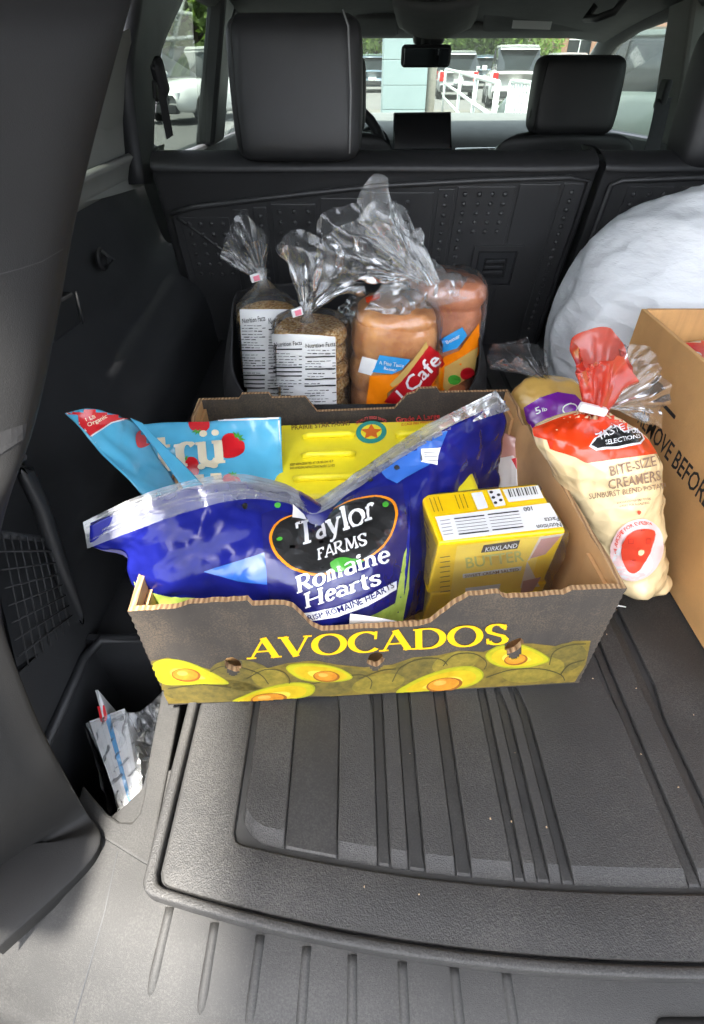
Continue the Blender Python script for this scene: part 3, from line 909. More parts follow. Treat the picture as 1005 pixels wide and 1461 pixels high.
# ------------------------------------------------------------------ left side trim (and its twin on the right)
edge = [((186, -20), .50), ((168, 45), .46), ((128, 195), .425), ((97, 330), .395), ((76, 450), .365), ((54, 560), .33), ((33, 640), .30),
        ((4, 720), .265), ((-14, 800), .245), ((-10, 880), .225), ((8, 935), .212), ((50, 1041), .19), ((84, 1105), .178)]
inner = [atY(px, py, y) for (px, py), y in edge] + [atZ(118, 1160, .004), atZ(140, 1190, -.002), atZ(128, 1222, -.005), atZ(74, 1276, -.006), atZ(-8, 1350, -.007)]
rows = []
for i, p in enumerate(inner):
    k = min(1, max(0, (i - 11) / 4))
    o1 = V((-.035, -.05 + .01 * k, -.004 * k)); o2 = V((-.10, -.12, -.012 * k)); o3 = V((-.20, -.17, -.03 * k)); o4 = V((-.30, -.17, -.08 * k))
    f = V((-.025, .03, 0)) if i < 10 else V((-.008, .004, -.008))
    f2 = V((-.16, .10, 0)) if i < 10 else V((-.03, -.002, -.10))
    w_ = min(1, max(0, (i - 11) / 4)); w_ = w_ * w_ * (3 - 2 * w_)
    foot = (V((-.02, .002, .006)), V((-.06, .004, .012)), V((-.14, .0, .015)), V((-.30, -.02, 0)), V((.002, -.002, -.004)), V((.003, -.003, -.012)))
    o1, o2, o3, o4, f, f2 = [a_.lerp(b_, w_) for a_, b_ in zip((o1, o2, o3, o4, f, f2), foot)]
    rows.append([p + f2, p + f, p, p + o1, p + o2, p + o3, p + o4])
dp = Surf(rows)
g = dp.geo(36, 60)
dpil = part('tailgate_pillar_trim', g, M['trim_rough'], car, True)
part('tailgate_pillar_trim', mirg(g), M['trim_rough'], car, True)
# seam across the pillar trim and the round lamp low down
tr_ = bvh(g)
part('trim_seam', lay([stroke2([(0, 391), (30, 383), (60, 373), (90, 355)], 1.6)], tr_, .0004), M['rubber'], dpil)
def ringp(cx_, cy_, rx, ry, n=20):
    out = []
    for k in range(n + 1):
        a = 2 * math.pi * k / n
        r = ray(cx_ + rx * math.cos(a), cy_ + ry * math.sin(a))
        h_ = tr_.ray_cast(CAM, r.normalized())[0]
        out.append(h_)
    return out
q = [p for p in ringp(2, 1105, 33, 72) if p is not None]
if 0: part('cargo_lamp_ring', tube(q, .003, 8, True), M['rubber'], dpil, True)
part('slot_shade', lay([poly2([(-5, 618), (38, 604), (34, 626), (-5, 652)])], tr_, .0005), M['dark'], dpil)  # near-black patch laid on the trim as the shade of a slot

def side_wall(f, left):
    # wheel-house side, shelf and upper quarter trim as one moulding running forward
    ys = (.10, .22, .40, .62, .85, 1.05, 1.30)
    prof = [(-.296, -.28), (-.296, -.02), (-.300, .045), (-.312, .085), (-.345, .105), (-.375, .13), (-.40, .20), (-.415, .29), (-.425, .325)]
    rows = []
    for x, z in prof:
        row = []
        for y in ys:
            fl = max(0, (y - .62) / .68)
            xx = x - .025 * fl - (.02 if y < .2 else 0)
            row.append(V((xx, y, z + (.05 * fl if .03 < z < .14 else 0))))
        rows.append(row)
    w = part('side_trim', f(Surf(rows).geo(30, 30)), M['trim'], car, True)
    # upper quarter trim, pale, framing the quarter window
    up = Surf([[V((x, y, z)) for y in ys_] for x, z, ys_ in (
        (-.432, .318, (.50, .75, 1.0, 1.30)), (-.425, .345, (.48, .72, 1.0, 1.34)), (-.415, .36, (.46, .70, 1.02, 1.36)))])
    part('window_ledge', f(up.geo(10, 4)), M['trim_light'], car, True, solid=.01)
    return w
side_l = side_wall(lambda g: g, True)
side_r = side_wall(mirg, False)
for f in ((lambda g: g), mirg):
    # C pillar: dark cover, pale inner trim behind the quarter glass
    cp = Surf([[atX(px, py, x) for px, py in row] for x, row in (
        (-.40, [(206, 262), (212, 262), (219, 262)]), (-.405, [(190, 150), (205, 150), (222, 150)]), (-.40, [(186, 90), (212, 80), (232, 70)]), (-.385, [(196, 20), (224, 10), (262, 0)]), (-.37, [(200, -30), (235, -40), (280, -50)]))])
    part('centre_pillar_trim', f(cp.geo(8, 14)), M['trim_mid'], car, True, solid=.03, solid_off=-1)
    qp = Surf([[atX(px, py, x) for px, py in row] for x, row in (
        (-.430, [(96, 292), (150, 282), (204, 266)]), (-.430, [(112, 215), (155, 212), (196, 215)]), (-.428, [(126, 180), (158, 188), (188, 175)]),
        (-.425, [(132, 165), (160, 176), (188, 150)]), (-.41, [(150, 100), (170, 105), (190, 100)]), (-.39, [(166, 50), (175, 45), (186, 40)]))])
    part('quarter_trim', f(qp.geo(10, 24)), M['trim_light'], car, True)
# seat belt on the C pillar
bg_ = atX(229, 112, -.372)
guide = part('belt_guide', box(bg_, (.018, .05, .06), rx=R(20)), M['trim'], car, True, bevel=.009, seg=3)
b1, b2 = atX(231, 132, -.368), atY(243, 196, 1.30)
part('belt_webbing', ribbon([bg_, b1, b1.lerp(b2, .5), b2], V((.006, .03, .004))), M['belt'], guide, solid=.0015)
part('belt_tongue', box(atX(222, 130, -.366), (.008, .016, .03), rx=R(-30)), M['rubber'], guide, bevel=.003)
bg2 = atY(898, 160, 2.0); 
guide2 = part('belt_guide', box(atY(946, 135, 1.98), (.02, .05, .07)), M['trim'], car, bevel=.008, seg=3)
part('belt_webbing', ribbon([atY(948, 140, 1.97), atY(938, 185, 1.9), atY(930, 215, 1.86)], V((.045, .004, .004))), M['belt'], guide2, solid=.0015)
# details on the left panel
hk = atX(143, 370, -.404)
hook = part('bag_hook', lathe([(0, 0), (.016, 0), (.018, .004), (.012, .006), (.010, .003), (0, .003)], hk, 16, 'X'), M['dark'], side_l, True)
part('hook_tongue', tube([hk + V((.006, .0, .012)), hk + V((.022, .0, .0)), hk + V((.006, 0, -.012))], .0032, 8), M['trim_mid'], hook, True)
q4 = [atX(px, py, -.395) for px, py in ((72, 435), (106, 416), (116, 462), (62, 503))]
pk = part('storage_flap', prism(q4, (-.02, 0, 0)), M['trim_mid'], side_l, bevel=.004)
part('flap_edge', tube([q4[1] + V((.003, 0, 0)), q4[2] + V((.003, 0, 0))], .002, 6), M['trim_mid'], pk, True)
# ridge that separates the lower pocket from the wheel-house
rg = [atX(px, py, -.30) for px, py in ((26, 655), (36, 672), (58, 722), (84, 800), (108, 878), (128, 912))]
part('moulded_ridge', tube(rg, .008, 8), M['trim_mid'], side_l, True)
# pocket with net
net = []
pz = [atX(px, py, -.306) for px, py in ((-20, 760), (70, 770), (100, 890), (20, 960))]
for k in range(1, 8):
    net.append(tube([pz[0].lerp(pz[1], k / 8) + V((.006, 0, 0)), pz[3].lerp(pz[2], k / 8) + V((.006, 0, 0))], .0009, 5))
    net.append(tube([pz[0].lerp(pz[3], k / 8) + V((.007, 0, 0)), pz[1].lerp(pz[2], k / 8) + V((.007, 0, 0))], .0009, 5))
part('pocket_net', join(*net), M['belt'], side_l, True)
part('pocket_rim', tube(pz + [pz[0]], .004, 6), M['trim'], side_l, True)

# side bin left of the cargo floor
bx0, bx1, by0, by1 = -.293, -.196, .175, .353
def bin_wall(pts): return V(pts)
b_geo = join(hexa([(bx0 - .004, by0, -.20), (bx0, by0, -.20), (bx0, by1, -.20), (bx0 - .004, by1, -.20), (bx0 - .004, by0, .0), (bx0, by0, .0), (bx0, by1, .0), (bx0 - .004, by1, .0)]),
             box(((bx0 + bx1) / 2, by1 + .004, -.095), (bx1 - bx0 + .01, .008, .21)),
             box(((bx0 + bx1) / 2, by0 - .004, -.107), (bx1 - bx0 + .01, .008, .18)),
             box((bx1 + .003, (by0 + by1) / 2, -.107), (.006, by1 - by0, .18)),
             box(((bx0 + bx1) / 2, (by0 + by1) / 2, -.20), (bx1 - bx0 + .02, by1 - by0 + .02, .006)))
part('side_bin', b_geo, M['trim'], car)
part('bin_rim', tube([(bx0, by0 - .02, .004), (bx0, by1 - .02, .004), (bx0 + .012, by1 + .004, .006), (bx1 - .01, by1 + .006, .004), (bx1 + .02, by1 + .006, .0)], .006, 8), M['trim_mid'], car, True)
part('floor_filler', box((-.245, .80, -.03), (.13, .88, .05)), M['trim'], car)
# pale ledge between bin and liner, with the bin's rounded corner
led = [atZ(266, 960, -.010), atZ(236, 965, -.010), atZ(214, 1073, -.010), atZ(205, 1135, -.010), atZ(199, 1160, -.010), atZ(188, 1173, -.010), atZ(170, 1172, -.010),
       atZ(152, 1160, -.010), atZ(118, 1120, -.010), atZ(108, 1150, -.010), atZ(150, 1197, -.010), atZ(204, 1231, -.010), atZ(214, 1236, -.010)]
led = [V((max(min(p.x, -.160), -.30), p.y, p.z)) for p in led]
part('floor_ledge', prism(led, (0, 0, -.012)), M['sill'], car, bevel=.002)

# rear sill under the liner
def yfront(x):   # front edge of the liner, bowed towards the camera
    return .0685 + .052 * min(1.3, abs((x - CX) / .457)) ** 2.3
xs = [CX + k * .62 / 12 for k in range(-12, 13)]
rows = []
for dy, z in ((.10, -.0125), (.03, -.0125), (-.01, -.015), (-.035, -.022), (-.06, -.036), (-.085, -.06), (-.10, -.10), (-.105, -.3)):
    rows.append([V((x, min(yfront(x) + dy, .168 if abs(x - CX) > .465 else 9), z)) for x in xs])
sill_geo = Surf(rows).geo(60, 40)
sill = part('rear_sill', sill_geo, M['sill'], car, True)
st = bvh(sill_geo)
for a, b in (((243, 1294), (214, 1420)), ((307, 1316), (286, 1446)), ((372, 1334), (355, 1466)), ((438, 1350), (428, 1490)), ((503, 1362), (503, 1490)),
             ((574, 1372), (580, 1490)), ((648, 1380), (660, 1490)), ((722, 1386), (738, 1490))):
    pa = []
    for k in range(9):
        r = ray(a[0] + (b[0] - a[0]) * k / 8, a[1] + (b[1] - a[1]) * k / 8)
        h_ = st.ray_cast(CAM, r.normalized())[0]
        if h_: pa.append(h_ + V((0, 0, (-.0027 if k < 7 else -.0036) if k < 8 else -.0062)))
    if len(pa) > 3: part('sill_rib', tube(pa, .0046, 12), M['sill'], sill, True)
part('seam_line', lay([stroke2([(168, 1215), (150, 1300), (128, 1380), (105, 1461)], 1.6)], st, .0003), M['trim_mid'], sill)
lat = atZ(975, 1462, -.03)
part('latch_cover', box(lat + V((.012, -.008, .008)), (.075, .022, .02)), M['rubber'], sill, True, bevel=.006, seg=3)
# open tailgate overhead
# unseen quarter panel and body column, added and shaped to shade the pillar foot
for f in ((lambda g: g), mirg):
    part('shading_quarter_panel', f(hexa([(-.62, -.10, -.45), (-.40, -.14, -.45), (-.36, .10, -.45), (-.62, .3, -.45), (-.60, .02, .30), (-.38, -.02, .30), (-.36, .16, .30), (-.60, .5, .30)])), M['p_body'], car, bevel=.02)
    part('shading_column', f(hexa([(-.60, .025, .302), (-.262, -.015, .302), (-.262, .155, .302), (-.60, .45, .302), (-.48, .26, .74), (-.335, .24, .74), (-.335, .40, .74), (-.48, .6, .74)])), M['p_body'], car, bevel=.02)
tg = Surf([[V((CX + k * w, y, z - .05 * k * k)) for k in (-1, -.6, 0, .6, 1)] for w, y, z in ((.60, .50, .76), (.60, .2, .99), (.59, -.1, 1.20), (.59, -.4, 1.37), (.58, -.56, 1.43))])
part('tailgate', tg.geo(12, 12), M['trim_mid'], car, True, solid=.04)
# ------------------------------------------------------------------ cargo liner
liner = thing('cargo_liner', 'black ribbed rubber cargo liner covering the trunk floor', 'mat', (CX, .6, -.012))
def loop_x(inset, y1=1.12):
    """liner outline inset from its edge"""
    x0 = -.167 + inset; x1 = 2 * CX - x0
    r = .009
    pts = []
    n = 30
    for k in range(n + 1):
        x = x0 + r + (x1 - x0 - 2 * r) * k / n
        pts.append(V((x, yfront(x) + inset * .78, 0)))
    first, last = pts[0], pts[-1]
    left = [V((x0, y1, 0)), V((x0, first.y + r * 1.1, 0)), V((x0 + r * .3, first.y + r * .35, 0))]
    right = [V((x1 - r * .3, last.y + r * .35, 0)), V((x1, last.y + r * 1.1, 0)), V((x1, y1, 0))]
    return left + pts + right
def ring(outer, inner, z, thick):
    n = len(outer)
    vs_ = [V((p.x, p.y, z)) for p in outer] + [V((p.x, p.y, z)) for p in inner] + [V((p.x, p.y, z - thick)) for p in outer] + [V((p.x, p.y, z - thick)) for p in inner]
    fs_ = []
    for i in range(n - 1):
        fs_ += [(i, i + 1, n + i + 1, n + i), (2 * n + i, 2 * n + i + 1, i + 1, i), (n + i, n + i + 1, 3 * n + i + 1, 3 * n + i)]
    return vs_, fs_
part('base_sheet', prism([V((p.x, p.y, -.012)) for p in loop_x(.001)], (0, 0, .006)), M['groove'], liner)
part('rim', ring(loop_x(0), loop_x(.0095), .004, .016), M['liner'], liner, True, bevel=.0025, seg=3)
part('border', ring(loop_x(.0125), loop_x(.066), .0, .007), M['liner'], liner, True, bevel=.0018, seg=3)
IN = .071
def yin(x): return yfront(max(-.167 + .08, min(2 * CX + .087, x))) + IN * .78
def panel(x0, x1, mat, z=-.001, ramp_=.013, jog=0.0, y1=1.1, name='floor_panel', corner=0):
    ya, yb = yin(x0) + .001, yin(x1) + .001
    xs_ = [x0 + (x1 - x0) * k / 4 for k in range(5)]
    front = [(x, yin(x) + .001 + (corner * (1 - k / 2) ** 2 if corner and k < 2 else 0)) for k, x in enumerate(xs_)]
    vs_, fs_ = [], []
    cols = 5
    ylist = [('f', 0, -.0055), ('f', ramp_, z), ('a', .27, z), ('a', .305, z), ('a', y1, z)]
    for kind, v, zz in ylist:
        for k in range(cols):
            x = xs_[k]
            y = front[k][1] + v if kind == 'f' else v
            if kind == 'a' and v > .29: x = x + jog
            vs_.append(V((x, y, zz)))
    for r_ in range(len(ylist) - 1):
        for k in range(cols - 1):
            fs_.append((r_ * cols + k, r_ * cols + k + 1, (r_ + 1) * cols + k + 1, (r_ + 1) * cols + k))
    return part(name, (vs_, fs_), mat, liner, solid=.006, bevel=.0012, seg=2)
BX = [(-.0945, -.0575, 'liner', 0), (-.0565, -.0125, 'liner_smooth', 0), (-.0117, .0210, 'liner', -.004), (.0320, .0462, 'liner', 0), (.0602, .0846, 'liner', 0),
      (.0977, .1312, 'liner', 0), (.1402, .1496, 'liner', 0), (.1600, .1694, 'liner', -.006), (.1792, .2706, 'liner', -.006), (.2810, .3035, 'liner', 0), (.3140, .4010, 'liner', .006)]
for a, b, m, j in BX:
    if m == 'liner_smooth': panel(a, b, M[m], z=-.0042, ramp_=.003, name='smooth_strip')
    else: panel(a, b, M[m], jog=j, corner=.014 if a < -.09 else 0)
for a, b in ((.021, .032), (.0462, .0602), (.0846, .0977), (.1312, .1402), (.1496, .16), (.1694, .1792), (.2706, .281), (.3035, .314)):
    panel(a + .0006, b - .0006, M['liner_smooth'], z=-.0045, ramp_=.003, name='smooth_strip')
for a, b in ((.4110, .4206), (.4308, .4400), (.4490, .4825), (.4955, .52), (.534, .548), (.559, .5915), (.60, .675)):
    panel(a, b, M['liner'])

# ------------------------------------------------------------------ the avocado box
BA = R(3.4)
B0 = V((-.187, .280, .001)); BU = V((math.cos(BA), math.sin(BA), 0)); BV = V((-math.sin(BA), math.cos(BA), 0)); BZ = V((0, 0, 1))
BW, BD, BH, BT = .427, .365, .152, .0055
def bp(s, d, z): return B0 + BU * s + BV * d + BZ * z
abox = thing('avocado_box', 'open cardboard avocado tray full of groceries, dark sides with printed avocados', 'box', B0 + BU * BW / 2 + BV * BD / 2)
def curve_plate(outer, holes, thick, to3):
    """flat plate with real holes: 2-d curve fill turned into mesh, mapped by to3(x, y, depth)"""
    c = bpy.data.curves.new('c', 'CURVE'); c.dimensions = '2D'; c.fill_mode = 'BOTH'; c.extrude = thick / 2
    for lp_ in [outer] + holes:
        s = c.splines.new('POLY'); s.points.add(len(lp_) - 1)
        for q_, p_ in zip(s.points, lp_): q_.co = (p_[0], p_[1], 0, 1)
        s.use_cyclic_u = True
    o = bpy.data.objects.new('c', c); COL.objects.link(o)
    bpy.context.view_layer.update()
    me = o.evaluated_get(bpy.context.evaluated_depsgraph_get()).to_mesh()
    bm = bmesh.new(); bm.from_mesh(me)
    bmesh.ops.remove_doubles(bm, verts=bm.verts, dist=1e-6)
    bmesh.ops.recalc_face_normals(bm, faces=bm.faces)
    bm.verts.index_update()
    vs_ = [to3(v.co.x, v.co.y, v.co.z) for v in bm.verts]
    fs_ = [tuple(v.index for v in f.verts) for f in bm.faces]
    flag = [abs(f.normal.z) for f in bm.faces]
    top = [f.normal.z for f in bm.faces]
    bm.free(); bpy.data.objects.remove(o, do_unlink=True); bpy.data.curves.remove(c)
    return (vs_, fs_), flag, top
def card(name, outer, holes, to3, m_out, m_in, parent, thick=BT):
    geo, flag, top = curve_plate(outer, holes, thick, to3)
    o = part(name, geo, [m_out, m_in, M['flute']], parent)
    for p_, f_, t_ in zip(o.data.polygons, flag, top):
        p_.material_index = 2 if f_ < .5 else (0 if t_ > 0 else 1)
    return o
def rag(pts, amp, seed, step=.006):
    """roughen a torn edge"""
    rnd = random.Random(seed); out = []
    for i in range(len(pts) - 1):
        a, b = V(pts[i]), V(pts[i + 1]); n_ = max(1, int((b - a).length / step))
        for k in range(n_):
            p_ = a.lerp(b, k / n_)
            if 0 < k: p_ = p_ + V((rnd.uniform(-amp, amp), rnd.uniform(-amp, amp)))
            out.append(tuple(p_))
    out.append(tuple(pts[-1]))
    return out
# front panel: long top edge with hand-hold notch, tabs, three vent holes
side_teeth_l = [(.0 + (.0012 if k % 2 else 0), .002 + k * .0045) for k in range(33)]
top_edge = [(0, .150), (.040, .151), (.052, .156), (.100, .157), (.103, .150), (.130, .149), (.137, .145), (.152, .118), (.160, .111), (.247, .111), (.258, .115), (.278, .141), (.288, .150),
            (.314, .151), (.318, .146), (.324, .144), (.372, .1455), (.378, .151), (.427, .150)]
outer = [(0, 0), (.10, 0.0005), (.25, -.0004), (.427, 0)] + [(.427 - (.0012 if k % 2 else 0), .002 + k * .0045) for k in range(33)] + list(reversed(rag(top_edge, .0006, 3))) + list(reversed(side_teeth_l))
def hole(cx_, cy_, rx, ry, rot, seed):
    rnd = random.Random(seed)
    return [(x + rnd.uniform(-.0009, .0009), y + rnd.uniform(-.0009, .0009)) for x, y in ell(cx_, cy_, rx, ry, rot, 18)]
# hole places taken from the photo through the panel plane
def panel_uv(px, py):
    r = ray(px, py); n_ = BV
    t_ = (B0 - CAM).dot(n_) / r.dot(n_)
    q_ = CAM + r * t_ - B0
    return q_.dot(BU), q_.dot(BZ)
hc = [panel_uv(333, 948), panel_uv(536, 941), panel_uv(733, 922)]
holes = [hole(hc[0][0], hc[0][1], .0080, .0122, R(18), 1), hole(hc[1][0], hc[1][1], .0080, .0115, 0, 2), hole(hc[2][0], hc[2][1], .0080, .0132, R(-22), 3)]
fr_ = card('front_panel', outer, holes, lambda x, y, d: bp(x, BT / 2 - d, y), M['kraft_dark'], M['kraft_in'], abox)
# second wall of the hand-hold: the folded inner flap behind the notch
part('inner_flap', ([bp(.128, BT + .0008, .08), bp(.300, BT + .0008, .08), bp(.300, BT + .0008, .1395), bp(.284, BT + .0008, .139), bp(.260, BT + .0008, .1095), bp(.162, BT + .0008, .1065), bp(.150, BT + .0008, .114), bp(.128, BT + .0008, .140)], [tuple(range(8))]), M['flute'], abox, solid=.004, solid_off=0)
# back panel, same cut
bk = [(0, 0), (.427, 0), (.427, .150), (.33, .151), (.325, .158), (.30, .158), (.296, .152), (.285, .149), (.268, .128), (.16, .127), (.145, .150), (.10, .150), (.096, .157), (.06, .157), (.055, .150), (0, .150)]
card('back_panel', list(reversed(bk)), [], lambda x, y, d: bp(x, BD - BT / 2 - d, y), M['kraft_dark'], M['kraft_dark'], abox)
# side panels
def side_outline():
    return [(0, 0), (BD - 2 * BT - .001, 0), (BD - 2 * BT - .001, .150), (.305, .152), (.295, .146), (.272, .145), (.262, .152), (.23, .151), (.06, .150), (.03, .152), (0, .150)]
so = side_outline()
card('side_panel', so, [], lambda x, y, d: bp(BT / 2 - d, BT + .0005 + x, y), M['kraft_dark'], M['kraft_in'], abox)
card('side_panel', so, [], lambda x, y, d: bp(BW - BT / 2 - d, BT + .0005 + x, y), M['kraft_in'], M['kraft_dark'], abox)
part('bottom_panel', prism([bp(BT, BT, .0005), bp(BW - BT, BT, .0005), bp(BW - BT, BD - BT, .0005), bp(BT, BD - BT, .0005)], (0, 0, .005)), M['kraft_in'], abox)
# corner posts, the folded-in ends of the long sides
for s in (0, 1):
    for d in (0, 1):
        x = BT + .0005 if s == 0 else BW - BT - .0040
        y0 = BT + .001 if d == 0 else BD - BT - .051
        part('corner_flap', prism([bp(x, y0, .007), bp(x + .0035, y0, .007), bp(x + .0035, y0 + .05, .007), bp(x, y0 + .05, .007)], (0, 0, .130)), M['kraft_in'], abox)
# prints on the front
fq = ([bp(-.0, 0, 0), bp(BW, 0, 0), bp(BW, 0, .15), bp(0, 0, .15)], [(0, 1, 2, 3)])
ft = bvh(fq)
def pr(name, drs, mat, lay_n=1, tree=ft, parent=fr_, cell=0):
    return part(name, lay(drs, tree, .00012 * lay_n, cell), mat, parent)
def holes_skip(drs): return drs
# pile of printed avocados: skin-coloured backdrop and rounded fruit outlines
def hole_clip(drs, cell=3):
    """leave the print off the vent holes"""
    out = []
    for g_ in drs:
        g_ = cut2(g_, cell)
        fs_ = []
        for f in g_[1]:
            cx_ = sum(g_[0][i][0] for i in f) / len(f); cy_ = sum(g_[0][i][1] for i in f) / len(f)
            if all(((cx_ - hx) / rx) ** 2 + ((cy_ - hy) / ry) ** 2 > 1 for hx, hy, rx, ry in ((333, 948, 11, 17), (536, 941, 11.5, 16), (733, 922, 12, 18))): fs_.append(f)
        out.append((g_[0], fs_))
    return out
back_top = [(212, 944), (240, 938), (300, 955), (330, 946), (375, 955), (410, 946), (450, 942), (480, 948), (520, 952), (560, 948), (590, 938), (625, 935), (655, 928), (690, 930), (720, 918), (760, 918), (795, 922), (820, 914), (843, 914)]
pr('printed_backdrop', hole_clip([poly2(back_top + [(836, 948), (820, 973), (700, 980), (560, 988), (400, 998), (241, 1004), (222, 968)])]), M['avo_skin'], 1)
for e_ in ([poly2(ell(345, 963, 46, 22, R(6))), poly2(ell(598, 958, 44, 20, R(-12))), poly2(ell(470, 972, 60, 20, R(-6))), poly2(ell(806, 938, 32, 20, R(-16))), poly2(ell(300, 985, 70, 17, R(0)))]): pr('printed_fruit', hole_clip([e_]), M['avo_skin3'], 2)
for e_ in ([poly2(ell(385, 968, 26, 15, R(12))), poly2(ell(650, 945, 34, 15, R(-14))), poly2(ell(760, 955, 46, 18, R(-8))), poly2(ell(540, 975, 38, 13, R(-10)))]): pr('printed_fruit', hole_clip([e_]), M['avo_skin2'], 3)
for o_ in ([(300, 958), (318, 950), (345, 952), (372, 962), (385, 978)], [(352, 968), (378, 955), (404, 958), (414, 972), (404, 984)], [(432, 978), (470, 970), (512, 962), (530, 970), (528, 984)],
           [(560, 972), (572, 952), (598, 940), (628, 940), (640, 950)], [(512, 968), (545, 956), (568, 954)], [(632, 950), (648, 934), (676, 932), (694, 944), (690, 956)], [(694, 966), (730, 955), (772, 954), (800, 962), (806, 972)],
           [(784, 948), (790, 930), (812, 920), (840, 918)], [(240, 982), (290, 976), (336, 982)], [(800, 962), (812, 948), (838, 940)]):
    q_ = [V(p_) for p_ in o_]; sm = []
    for k in range(len(q_) - 1):
        for j in range(5):
            v_ = cr(q_[max(k - 1, 0)], q_[k], q_[k + 1], q_[min(k + 2, len(q_) - 1)], j / 5); sm.append((v_.x, v_.y))
    pr('printed_contour', hole_clip([stroke2(sm, 1.5)], 0), M['avo_line'], 4)
halves = [  # outline of the cut fruit, pit ellipse
    ([(216, 950), (232, 940), (262, 942), (296, 955), (327, 974), (300, 976), (262, 977), (236, 976), (222, 966)], (266, 962, 21, 9.5, R(4))),
    ([(409, 955), (416, 947), (446, 946), (480, 951), (503, 964), (492, 971), (462, 973), (430, 969)], (466, 964, 19, 8, R(2))),
    ([(330, 1003), (352, 990), (385, 979), (420, 973), (446, 976), (449, 986), (436, 994), (400, 998)], (384, 996, 26, 8, R(-4))),
    ([(565, 988), (600, 966), (640, 953), (672, 950), (688, 957), (688, 968), (668, 979), (620, 986)], (634, 976, 26, 10, R(-8))),
    ([(693, 938), (700, 926), (720, 919), (752, 921), (784, 939), (770, 948), (740, 953), (710, 950)], (736, 940, 17, 8, R(-6)))]
for k, (ol, pit) in enumerate(halves):
    L = smooth_loop(ol, 5)
    cx_ = sum(p[0] for p in L) / len(L); cy_ = sum(p[1] for p in L) / len(L)
    ins = [(cx_ + (x - cx_) * .955, cy_ + (y - cy_) * .90) for x, y in L]
    pr('printed_half', hole_clip([poly2(L)]), M['avo_rim'], 4)
    pr('printed_flesh', hole_clip([poly2(ins)]), M['avo_mid'], 5)
    mx_, my_ = pit[0], pit[1]
    for t_, m_, n_ in ((.16, 'avo_flesh', 6), (.52, 'avo_pale', 7)):
        pr('printed_flesh', hole_clip([poly2([(x + (mx_ - x) * t_, y + (my_ - y) * t_) for x, y in ins])]), M[m_], n_)
    pr('printed_pit', hole_clip([poly2(ell(*pit))]), M['avo_pit_dark'], 8)
    pr('printed_pit', hole_clip([poly2(ell(mx_ - 1, my_ - .8, pit[2] * .86, pit[3] * .84, pit[4]))]), M['avo_pit'], 9)
    pr('printed_pit', hole_clip([poly2(ell(mx_ - pit[2] * .25, my_ - pit[3] * .3, pit[2] * .36, pit[3] * .34, pit[4]))]), M['avo_pit_light'], 10)
pr('lettering', tserif('AVOCADOS', (355, 940), (728, 917), 29, (-.02, -1), track=.02, thick=.19, thin=.075), M['gold_ink'], 3, cell=12)

# ------------------------------------------------------------------ egg cartons
def egg_carton(name, label, x0, x1, y0, y1, z0, z1, rz=0, detail=True):
    th = thing(name, label, 'egg carton', ((x0 + x1) / 2, (y0 + y1) / 2, z0), 'yellow egg cartons')
    c = V(((x0 + x1) / 2, (y0 + y1) / 2, 0))
    def q(x, y, z):
        v = V((x, y, 0)) - c; v.rotate(Matrix.Rotation(rz, 3, 'Z')); return v + c + V((0, 0, z))
    i = .012
    zm = z0 + (z1 - z0) * .42
    base = hexa([q(x0 + i, y0 + i, z0), q(x1 - i, y0 + i, z0), q(x1 - i, y1 - i, z0), q(x0 + i, y1 - i, z0), q(x0, y0, zm - .002), q(x1, y0, zm - .002), q(x1, y1, zm - .002), q(x0, y1, zm - .002)])
    part('egg_tray', base, M['yellow_foam'], th, bevel=.004)
    lid = hexa([q(x0, y0, zm), q(x1, y0, zm), q(x1, y1, zm), q(x0, y1, zm), q(x0 + i, y0 + i, z1), q(x1 - i, y0 + i, z1), q(x1 - i, y1 - i, z1), q(x0 + i, y1 - i, z1)])
    lo = part('lid', lid, M['yellow_foam'], th, True, bevel=.006, seg=3)
    return th, lo, q
eg, lid, eq = egg_carton('egg_carton', 'yellow foam egg carton with a round teal emblem at the back of the tray', -.105, .152, .452, .630, .040, .131, BA)
ep = ([eq(-.105, .452, .131), eq(.152, .452, .131), eq(.152, .630, .131), eq(-.105, .630, .131)], [(0, 1, 2, 3)])
et = bvh(ep)
for px0, px1, py, h_ in ((433, 505, 624, 6), (432, 506, 652, 7), (420, 512, 685, 7), (565, 640, 622, 5)):
    a, b = atZ(px0, py, .1315), atZ(px1, py - 3, .1315)
    part('lid_ridge', tube([a, a.lerp(b, .1) + V((0, 0, .003)), a.lerp(b, .9) + V((0, 0, .003)), b], .0045, 10), M['yellow_foam'], lid, True)
def pre(n_, d_, m_, k=1): return part(n_, lay(d_, et, .0003 + .0002 * k, 0), m_, lid)
pre('lettering', tserif('A', (0, 0), (1, 0), 1) and tsans('PRAIRIE STAR FARMS', (416, 614), (500, 607), 6.5), M['brown_ink'])
pre('lettering', tsans('Grade A Large', (565, 603), (628, 597), 7), M['red_print'])
pre('lettering', tsans('12 CAGE FREE WHITE EGGS', (572, 608), (624, 603), 3.5), M['red_print'])
pre('lettering', tsans('KEEP REFRIGERATED AT OR BELOW 45 F', (414, 665), (476, 660), 3.2) + tsans('SAFE HANDLING INSTRUCTIONS PREVENT ILLNESS', (414, 670), (478, 666), 3.2), M['brown_ink'])
pre('emblem_ring', [poly2(ell(530, 617, 22, 16, R(-6)))], M['teal_ink'])
pre('emblem_disc', [poly2(ell(530, 616.5, 15, 10.5, R(-6)))], M['yellow_foam'], 2)
star = []
for k in range(10):
    a = R(-90 + 36 * k); rr = 1 if k % 2 == 0 else .48
    star.append((530 + 16 * rr * math.cos(a), 617 + 11.5 * rr * math.sin(a)))
pre('emblem_star', [poly2(star)], M['orange_ink'], 3)
pre('lettering', tsans('QUALITY EGGS SINCE', (508, 607), (552, 604), 4, bend=7), M['red_print'], 2)
